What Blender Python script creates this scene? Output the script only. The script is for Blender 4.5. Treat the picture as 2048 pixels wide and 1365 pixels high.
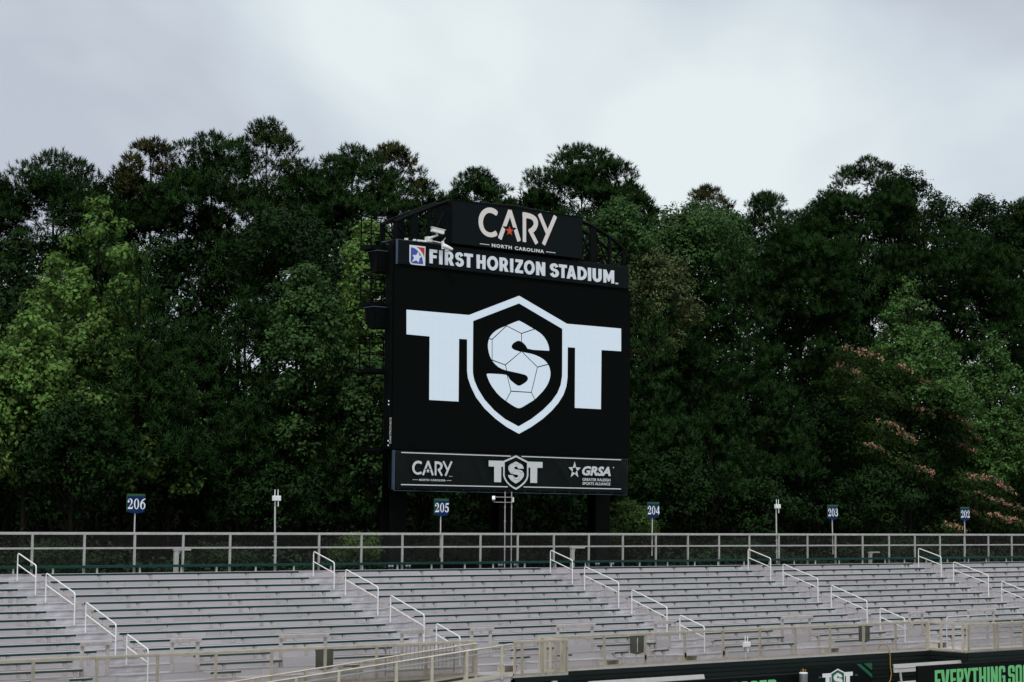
import bpy, math, random
import numpy as np
from mathutils import Matrix, Vector

# ------------------------------------------------------------------ camera, sky, sun
for o in list(bpy.data.objects):
    bpy.data.objects.remove(o)
sc = bpy.context.scene
COL = sc.collection
cam_d = bpy.data.cameras.new('camera')
cam = bpy.data.objects.new('camera', cam_d)
COL.objects.link(cam)
yaw, pitch, roll = math.radians(39.85), math.radians(5.176), math.radians(0.40)
fw = Vector((math.sin(yaw)*math.cos(pitch), math.cos(yaw)*math.cos(pitch), math.sin(pitch)))
rt = Vector((math.cos(yaw), -math.sin(yaw), 0)); upv = rt.cross(fw)
r2 = rt*math.cos(roll) + upv*math.sin(roll); u2 = upv*math.cos(roll) - rt*math.sin(roll)
m = Matrix.Identity(4)
for i in range(3):
    m[i][0] = r2[i]; m[i][1] = u2[i]; m[i][2] = -fw[i]
m[2][3] = 6.3
cam.matrix_world = m
cam_d.sensor_width = 36; cam_d.lens = 3973.2/2048*36
cam_d.clip_start = 0.5; cam_d.clip_end = 3000
sc.camera = cam

SUN_DIR = Vector((-0.60, -0.62, 1.25)).normalized()          # towards the sun, veiled by cloud
w = bpy.data.worlds.new('World'); sc.world = w; w.use_nodes = True
nt = w.node_tree; nt.nodes.clear()
def N(t, **k):
    n = nt.nodes.new(t)
    for a, b in k.items(): setattr(n, a, b)
    return n
L = lambda a, b: nt.links.new(a, b)
sky = N('ShaderNodeTexSky'); sky.sky_type = 'NISHITA'; sky.sun_disc = False
sky.sun_elevation = math.asin(SUN_DIR.z); sky.sun_rotation = math.atan2(SUN_DIR.x, SUN_DIR.y)
tc = N('ShaderNodeTexCoord')
mp = N('ShaderNodeMapping'); mp.inputs['Scale'].default_value = (1.0, 1.0, 1.5); mp.inputs['Location'].default_value = (-3.46, 8.16, -3.38)
L(tc.outputs['Generated'], mp.inputs['Vector'])
nz = N('ShaderNodeTexNoise'); nz.inputs['Scale'].default_value = 2.8; nz.inputs['Detail'].default_value = 5; nz.inputs['Roughness'].default_value = .5; nz.inputs['Distortion'].default_value = .2
L(mp.outputs[0], nz.inputs['Vector'])
cr = N('ShaderNodeValToRGB'); e = cr.color_ramp.elements
e[0].position = .37; e[0].color = (.52, .557, .637, 1)
e[1].position = .57; e[1].color = (.79, .862, .872, 1)
x = cr.color_ramp.elements.new(.45); x.color = (.62, .69, .755, 1)
L(nz.outputs[0], cr.inputs[0])
sc10 = N('ShaderNodeVectorMath', operation='SCALE'); sc10.inputs['Scale'].default_value = 7.4
L(cr.outputs[0], sc10.inputs[0])
mix = N('ShaderNodeMixRGB'); mix.inputs[0].default_value = .96
L(sky.outputs[0], mix.inputs[1]); L(sc10.outputs[0], mix.inputs[2])
bg = N('ShaderNodeBackground'); bg.inputs['Strength'].default_value = 0.1
L(mix.outputs[0], bg.inputs[0])
wo = N('ShaderNodeOutputWorld'); L(bg.outputs[0], wo.inputs[0])

sd = bpy.data.lights.new('sun', 'SUN'); sun = bpy.data.objects.new('sun', sd); COL.objects.link(sun)
sd.energy = 1.5; sd.angle = math.radians(10); sd.color = (1, .97, .92)
sun.rotation_euler = SUN_DIR.to_track_quat('Z', 'Y').to_euler()
sun.location = (0, 0, 60)
vs = sc.view_settings
vs.view_transform = 'Standard'; vs.look = 'None'; vs.exposure = 0.45; vs.gamma = 1; vs.use_curve_mapping = False
sc.cycles.max_bounces = 4; sc.cycles.diffuse_bounces = 2; sc.cycles.glossy_bounces = 2
sc.cycles.transmission_bounces = 2

# ------------------------------------------------------------------ materials
def mat(name, col, rough=.6, metal=0., spec=.3, var=0., vscale=4., bump=0., bscale=30., rand=0., emit=None, estr=0., stain=None, trans=0., island=0., vx=None):
    M = bpy.data.materials.new(name); M.use_nodes = True; t = M.node_tree; p = t.nodes['Principled BSDF']
    p.inputs['Roughness'].default_value = rough; p.inputs['Metallic'].default_value = metal
    p.inputs['Specular IOR Level'].default_value = spec
    c = t.nodes.new('ShaderNodeRGB'); c.outputs[0].default_value = (*col, 1); out = c.outputs[0]
    co = t.nodes.new('ShaderNodeTexCoord')
    def hsv(fac_out, amt, inp):
        h = t.nodes.new('ShaderNodeHueSaturation')
        mr = t.nodes.new('ShaderNodeMapRange'); mr.inputs['To Min'].default_value = 1-amt; mr.inputs['To Max'].default_value = 1+amt
        t.links.new(fac_out, mr.inputs[0]); t.links.new(mr.outputs[0], h.inputs['Value']); t.links.new(inp, h.inputs['Color'])
        return h.outputs[0], h
    if var:
        n = t.nodes.new('ShaderNodeTexNoise'); n.inputs['Scale'].default_value = vscale; n.inputs['Detail'].default_value = 6
        if vx:
            mp_ = t.nodes.new('ShaderNodeMapping'); mp_.inputs['Scale'].default_value = vx
            t.links.new(co.outputs['Object'], mp_.inputs[0]); t.links.new(mp_.outputs[0], n.inputs['Vector'])
        else: t.links.new(co.outputs['Object'], n.inputs['Vector'])
        mr0 = t.nodes.new('ShaderNodeMapRange'); mr0.inputs['From Min'].default_value = .3; mr0.inputs['From Max'].default_value = .7
        t.links.new(n.outputs[0], mr0.inputs[0])
        out, _ = hsv(mr0.outputs[0], var, out)
    if stain:
        n = t.nodes.new('ShaderNodeTexNoise'); n.inputs['Scale'].default_value = stain[1]; n.inputs['Detail'].default_value = 8; n.inputs['Roughness'].default_value = .7
        t.links.new(co.outputs['Object'], n.inputs['Vector'])
        r = t.nodes.new('ShaderNodeValToRGB'); r.color_ramp.elements[0].position = stain[2]; r.color_ramp.elements[1].position = stain[2]+.12
        t.links.new(n.outputs[0], r.inputs[0])
        mx = t.nodes.new('ShaderNodeMixRGB'); mx.inputs[2].default_value = (*stain[0], 1)
        t.links.new(r.outputs[0], mx.inputs[0]); t.links.new(out, mx.inputs[1]); out = mx.outputs[0]
    if rand:
        oi = t.nodes.new('ShaderNodeObjectInfo'); out, _ = hsv(oi.outputs['Random'], rand, out)
    if island:
        g = t.nodes.new('ShaderNodeNewGeometry'); out, h = hsv(g.outputs['Random Per Island'], island, out)
        mr = t.nodes.new('ShaderNodeMapRange'); mr.inputs['To Min'].default_value = .487; mr.inputs['To Max'].default_value = .515
        t.links.new(g.outputs['Random Per Island'], mr.inputs[0]); t.links.new(mr.outputs[0], h.inputs['Hue'])
    t.links.new(out, p.inputs['Base Color'])
    if bump:
        n = t.nodes.new('ShaderNodeTexNoise'); n.inputs['Scale'].default_value = bscale; n.inputs['Detail'].default_value = 4
        t.links.new(co.outputs['Object'], n.inputs['Vector'])
        b = t.nodes.new('ShaderNodeBump'); b.inputs['Strength'].default_value = bump; b.inputs['Distance'].default_value = .02
        t.links.new(n.outputs[0], b.inputs['Height']); t.links.new(b.outputs[0], p.inputs['Normal'])
    if emit:
        p.inputs['Emission Color'].default_value = (*emit, 1); p.inputs['Emission Strength'].default_value = estr
    if trans:
        tr = t.nodes.new('ShaderNodeBsdfTranslucent'); ms = t.nodes.new('ShaderNodeMixShader'); ms.inputs[0].default_value = trans
        t.links.new(out, tr.inputs['Color']); t.links.new(p.outputs[0], ms.inputs[1]); t.links.new(tr.outputs[0], ms.inputs[2])
        t.links.new(ms.outputs[0], t.nodes['Material Output'].inputs['Surface'])
    return M
MT = dict(
 alu   = mat('mill aluminium', (.455,.427,.462), .5, .10, .4, var=.07, vscale=1.1, rand=.09, vx=(.3,1,2), bump=.05, bscale=40, stain=((.33,.30,.29),2.4,.72)),
 step  = mat('worn aluminium step', (.50,.475,.51), .36, .3, .5, var=.24, vscale=2.2, rand=.10, vx=(1,1,2.5)),
 tread = mat('aluminium tread', (.48,.46,.47), .5, .2, .4, var=.12, vscale=2, stain=((.25,.22,.18),6,.62)),
 seat  = mat('aluminium seat top', (.53,.52,.53), .45, .2, .4, var=.08, rand=.05),
 green = mat('dark green seat front', (.006,.038,.033), .5, 0, .15, var=.2, vscale=3, rand=.12),
 brack = mat('bracket aluminium', (.44,.40,.39), .5, .2, .4, var=.15, vscale=5, rand=.1),
 white = mat('white powder coated rail', (.78,.78,.775), .32, .1, .5, var=.04),
 galv  = mat('galvanised fence', (.54,.52,.51), .5, .3, .4, var=.12, vscale=4, stain=((.27,.24,.2),5,.63)),
 tan   = mat('weathered beige fence', (.56,.50,.41), .6, .15, .3, var=.14, vscale=3, stain=((.22,.18,.11),4.5,.60)),
 wire  = mat('chain link wire', (.10,.10,.095), .6, .1, .1),
 wiret = mat('weathered chain link wire', (.24,.21,.17), .6, .2, .2),
 wall  = mat('dark green siding', (.0075,.0125,.011), .6, 0, .12, var=.18, vscale=1.5, rand=.10, vx=(.3,1,2)),
 black = mat('black powder coated steel', (.0025,.0035,.0036), .6, 0, .06, var=.15),
 blackb= mat('black sign face', (.0045,.0075,.009), .5, 0, .06, var=.12, vscale=.8),
 screen= mat('unlit led screen', (.0022,.0033,.0030), .7, 0, .04, var=.1, vscale=2),
 bluea = mat('blue grey steel edge', (.05,.075,.115), .5, .1, .3, var=.15),
 lname = mat('white sign letter', (.50,.53,.58), .5, 0, .3, emit=(.8,.86,.95), estr=.16),
 lcary = mat('beige white sign letter', (.58,.53,.52), .6, 0, .25, emit=(1,.93,.92), estr=.10),
 lsmall= mat('pale sign lettering', (.55,.56,.56), .6, 0, .25, emit=(1,1,1), estr=.10),
 orange= mat('orange red star', (.42,.06,.025), .5, 0, .3, emit=(1,.15,.05), estr=.10),
 eblue = mat('blue emblem field', (.045,.065,.30), .5, 0, .3, emit=(.15,.2,1), estr=.05),
 ered  = mat('red emblem corner', (.42,.03,.02), .5, 0, .3, emit=(1,.1,.05), estr=.05),
 vinyl = mat('black vinyl banner', (.0045,.0062,.0062), .5, 0, .10, var=.1),
 vprint= mat('white banner print', (.62,.64,.66), .5, 0, .3),
 navy  = mat('blue section sign face', (.0028,.020,.092), .45, 0, .12, var=.1),
 sgreen= mat('green section sign band', (.028,.085,.042), .5, 0, .12),
 swhite= mat('white sign print', (.80,.82,.84), .5, 0, .3),
 pole  = mat('light grey pole', (.52,.51,.50), .45, .2, .4, var=.08),
 plast = mat('white plastic housing', (.78,.79,.78), .4, 0, .4, var=.04),
 pgreen= mat('dark green sign back', (.045,.062,.05), .5, 0, .3, var=.12),
 board = mat('black advertising board', (.0028,.0036,.0036), .5, 0, .10, var=.1),
 lime  = mat('bright green board print', (.13,.44,.17), .5, 0, .2, emit=(.3,1,.4), estr=.05),
 dkgr  = mat('deep green print', (.02,.12,.06), .5, 0, .2),
 bench = mat('silver team bench', (.50,.47,.47), .5, .2, .4, var=.08, rand=.05),
 hoop  = mat('dull steel tube', (.20,.195,.19), .5, .3, .3, var=.1),
 hose  = mat('yellow hose', (.35,.24,.05), .5, 0, .3),
 bark  = mat('bark', (.012,.011,.0095), 1., 0, 0., var=.3, vscale=8, bump=.5, bscale=12),
 dirt  = mat('forest floor', (.0045,.005,.003), 1., 0, 0., var=.4, vscale=1.5, bump=.4, bscale=4),
 grass = mat('turf', (.028,.075,.02), .9, 0, .1, var=.25, vscale=3),
 asph  = mat('apron asphalt', (.05,.05,.05), .9, 0, .2, var=.2, vscale=6, bump=.3, bscale=60),
 deckg = mat('grey ramp surface', (.36,.35,.33), .6, .1, .3, var=.12, vscale=3, stain=((.2,.17,.12),4,.6)),
)
# led picture: faint module grid in the lit areas
def led():
    M = bpy.data.materials.new('lit led pixels'); M.use_nodes = True; t = M.node_tree; p = t.nodes['Principled BSDF']
    p.inputs['Base Color'].default_value = (.01,.01,.01,1); p.inputs['Roughness'].default_value = .6; p.inputs['Specular IOR Level'].default_value = .1
    co = t.nodes.new('ShaderNodeTexCoord'); mp = t.nodes.new('ShaderNodeMapping'); mp.inputs['Rotation'].default_value = (math.pi/2,0,0)
    b = t.nodes.new('ShaderNodeTexBrick'); b.offset = 0; b.inputs['Scale'].default_value = 1; b.inputs['Brick Width'].default_value = .32; b.inputs['Row Height'].default_value = .32; b.inputs['Mortar Size'].default_value = .006; b.inputs['Mortar Smooth'].default_value = .6
    b.inputs['Color1'].default_value = (.612,.724,.822,1); b.inputs['Color2'].default_value = (.622,.731,.828,1); b.inputs['Mortar'].default_value = (.545,.66,.77,1)
    t.links.new(co.outputs['Object'], mp.inputs[0]); t.links.new(mp.outputs[0], b.inputs[0])
    t.links.new(b.outputs[0], p.inputs['Emission Color']); p.inputs['Emission Strength'].default_value = .68
    return M
MT['led'] = led()
def leafm(name, col, isl=.35, var=.3, trans=.0, rough=.55, spec=.05, vs=.5):
    return mat(name, col, rough, 0, spec, var=var, vscale=vs, island=isl, trans=trans)
LF = dict(
 pine=leafm('dark pine needles', (.0185,.041,.0125), spec=0.), pine_open=leafm('open pine needles', (.026,.048,.014), spec=0.),
 pine_brown=leafm('brownish pine needles', (.044,.047,.016), spec=0.), pine_young=leafm('young pine needles', (.019,.043,.0135), spec=0.),
 leaf_dark=leafm('dark glossy leaves', (.012,.031,.0078), trans=.12), leaf_mid=leafm('mid green leaves', (.048,.098,.030), trans=.25),
 leaf_bright=leafm('pale green leaves', (.108,.190,.046), trans=.3), leaf_cone=leafm('fresh green leaves', (.066,.135,.036), trans=.25),
 leaf_khaki=leafm('olive tan leaves', (.085,.105,.042), trans=.25), mimosa=leafm('feathery leaves', (.034,.062,.017), trans=.2),
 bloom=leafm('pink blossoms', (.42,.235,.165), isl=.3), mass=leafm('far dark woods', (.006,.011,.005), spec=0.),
 shrub_bright=leafm('bush leaves', (.075,.13,.035), trans=.25), shrub_dark=leafm('dark bush leaves', (.013,.026,.010)),
)

# ------------------------------------------------------------------ object helpers
ORG = {}
def thing(name, label, cat, loc=(0,0,0), group=None):
    o = bpy.data.objects.new(name, None); COL.objects.link(o); o.location = loc; o.empty_display_size = .3
    o['label'] = label; o['category'] = cat
    if group: o['group'] = group
    ORG[o.name] = Vector(loc); return o
def tag(o, label, cat, group=None):
    o['label'] = label; o['category'] = cat
    if group: o['group'] = group
def place(name, me, parent=None, loc=(0,0,0), kind=None, label=None):
    """link a mesh that was modelled about its own origin at the world point loc"""
    o = bpy.data.objects.new(name, me); COL.objects.link(o); l = Vector(loc)
    ORG[o.name] = l
    if parent is not None:
        o.parent = parent; o.location = l - ORG[parent.name]
    else: o.location = l
    if kind: o['kind'] = kind
    if label: o['label'] = label
    return o
def copy_tree(src, loc, label=None):
    c = src.copy(); COL.objects.link(c); c.location = loc; ORG[c.name] = Vector(loc)
    if label: c['label'] = label
    for ch in src.children:
        d = ch.copy(); COL.objects.link(d); d.parent = c
        for g in ch.children:
            f = g.copy(); COL.objects.link(f); f.parent = d
    return c
class MB:
    def __init__(s): s.v = []; s.f = []; s.sm = []
    def add(s, vs, fs, smooth=False):
        n = len(s.v); s.v += [tuple(p) for p in vs]; s.f += [tuple(i+n for i in q) for q in fs]; s.sm += [smooth]*len(fs); return s
    def box(s, x0, x1, y0, y1, z0, z1):
        return s.add([(x0,y0,z0),(x1,y0,z0),(x1,y1,z0),(x0,y1,z0),(x0,y0,z1),(x1,y0,z1),(x1,y1,z1),(x0,y1,z1)],
            [(0,3,2,1),(4,5,6,7),(0,1,5,4),(1,2,6,5),(2,3,7,6),(3,0,4,7)])
    def bbox(s, x0, x1, y0, y1, z0, z1, b=.008):
        """box with chamfered edges running along its longest axis"""
        d = [x1-x0, y1-y0, z1-z0]; ax = d.index(max(d)); b = min(b, min(d)*.3)
        lo = [x0,y0,z0]; hi = [x1,y1,z1]; A, B = [(1,2),(2,0),(0,1)][ax]
        pr = [(lo[A]+b,lo[B]),(hi[A]-b,lo[B]),(hi[A],lo[B]+b),(hi[A],hi[B]-b),(hi[A]-b,hi[B]),(lo[A]+b,hi[B]),(lo[A],hi[B]-b),(lo[A],lo[B]+b)]
        vs = []
        for e in (lo[ax], hi[ax]):
            for a, c in pr:
                p = [0,0,0]; p[ax] = e; p[A] = a; p[B] = c; vs.append(p)
        return s.add(vs, [tuple(range(7,-1,-1)), tuple(range(8,16))] + [(i,(i+1)%8,8+(i+1)%8,8+i) for i in range(8)])
    def beam(s, p, q, wd, ht, up=(0,0,1)):
        p = Vector(p); q = Vector(q); d = (q-p).normalized(); upv = Vector(up)
        sd = d.cross(upv)
        if sd.length < 1e-4: sd = d.cross(Vector((0,1,0)))
        sd.normalize(); u = sd.cross(d)
        vs = [c + sd*a*wd/2 + u*b*ht/2 for c in (p,q) for a,b in ((-1,-1),(1,-1),(1,1),(-1,1))]
        return s.add(vs, [(0,3,2,1),(4,5,6,7),(0,1,5,4),(1,2,6,5),(2,3,7,6),(3,0,4,7)])
    def tube(s, path, r, n=8, r1=None, cap=True):
        P = [Vector(p) for p in path]; k = len(P); vs = []; T0 = None; u = None
        for i, p in enumerate(P):
            d = (P[min(i+1,k-1)] - P[max(i-1,0)]).normalized()
            if u is None:
                u = d.cross(Vector((0,0,1)))
                if u.length < 1e-3: u = d.cross(Vector((1,0,0)))
                u.normalize()
            else:
                u = (u - d*u.dot(d)).normalized()
            vv = d.cross(u); rr = r if r1 is None else r + (r1-r)*i/(k-1)
            vs += [p + (u*math.cos(a)+vv*math.sin(a))*rr for a in (2*math.pi*j/n for j in range(n))]
        fs = [(i*n+j, i*n+(j+1)%n, (i+1)*n+(j+1)%n, (i+1)*n+j) for i in range(k-1) for j in range(n)]
        s.add(vs, fs, True)
        if cap: s.add(vs[:n], [tuple(range(n-1,-1,-1))]); s.add(vs[-n:], [tuple(range(n))])
        return s
    def prism(s, pts, y0, y1):
        """polygon in x,z extruded along y"""
        n = len(pts); vs = [(x,y0,z) for x,z in pts] + [(x,y1,z) for x,z in pts]
        return s.add(vs, [tuple(range(n)), tuple(range(2*n-1,n-1,-1))] + [((i+1)%n, i, n+i, n+(i+1)%n) for i in range(n)])
    def prismx(s, pts, x0, x1):
        n = len(pts); vs = [(x0,y,z) for y,z in pts] + [(x1,y,z) for y,z in pts]
        return s.add(vs, [tuple(range(n-1,-1,-1)), tuple(range(n,2*n))] + [(i,(i+1)%n, n+(i+1)%n, n+i) for i in range(n)])
    def mesh(s, name, m):
        me = bpy.data.meshes.new(name); me.from_pydata(s.v, [], s.f); me.materials.append(m)
        me.polygons.foreach_set('use_smooth', s.sm); me.update(); return me
    def part(s, name, m, parent=None, kind=None, label=None):
        """vertices were given in world coordinates"""
        o = ORG[parent.name] if parent is not None else Vector()
        if o.length: s.v = [(x-o.x, y-o.y, z-o.z) for x,y,z in s.v]
        return place(name, s.mesh(name, m), parent, o, kind, label)
def rounded(pts, r, n=4):
    out = [Vector(pts[0])]
    for a, b, c in zip(pts[:-2], pts[1:-1], pts[2:]):
        a, b, c = Vector(a), Vector(b), Vector(c); p = b+(a-b).normalized()*r; q = b+(c-b).normalized()*r
        for i in range(n+1):
            t = i/n; out.append(p*(1-t)**2 + b*2*t*(1-t) + q*t*t)
    out.append(Vector(pts[-1])); return out
def facing(V, k, N_):
    """turn every leaf so that its winding agrees with its shading normal"""
    P = V.reshape(-1, k, 3); g = np.cross(P[:,1]-P[:,0], P[:,2]-P[:,0]); bad = (g*N_).sum(1) < 0
    P[bad] = P[bad][:, ::-1]; return P.reshape(-1,3), np.repeat(N_, k, 0)
def quick(vs, fs, name, m, nrm=None):
    """big triangle or quad soup straight from numpy arrays"""
    me = bpy.data.meshes.new(name); nv = len(vs); nf, k = fs.shape
    me.vertices.add(nv); me.vertices.foreach_set('co', vs.astype(np.float32).ravel())
    me.loops.add(nf*k); me.loops.foreach_set('vertex_index', fs.astype(np.int32).ravel())
    me.polygons.add(nf); me.polygons.foreach_set('loop_start', np.arange(0, nf*k, k, dtype=np.int32))
    me.materials.append(m); me.update(calc_edges=True)
    if nrm is not None:
        at = me.attributes.new('custom_normal', 'FLOAT_VECTOR', 'POINT'); at.data.foreach_set('vector', nrm.astype(np.float32).ravel()); me.update()
    return me
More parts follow.
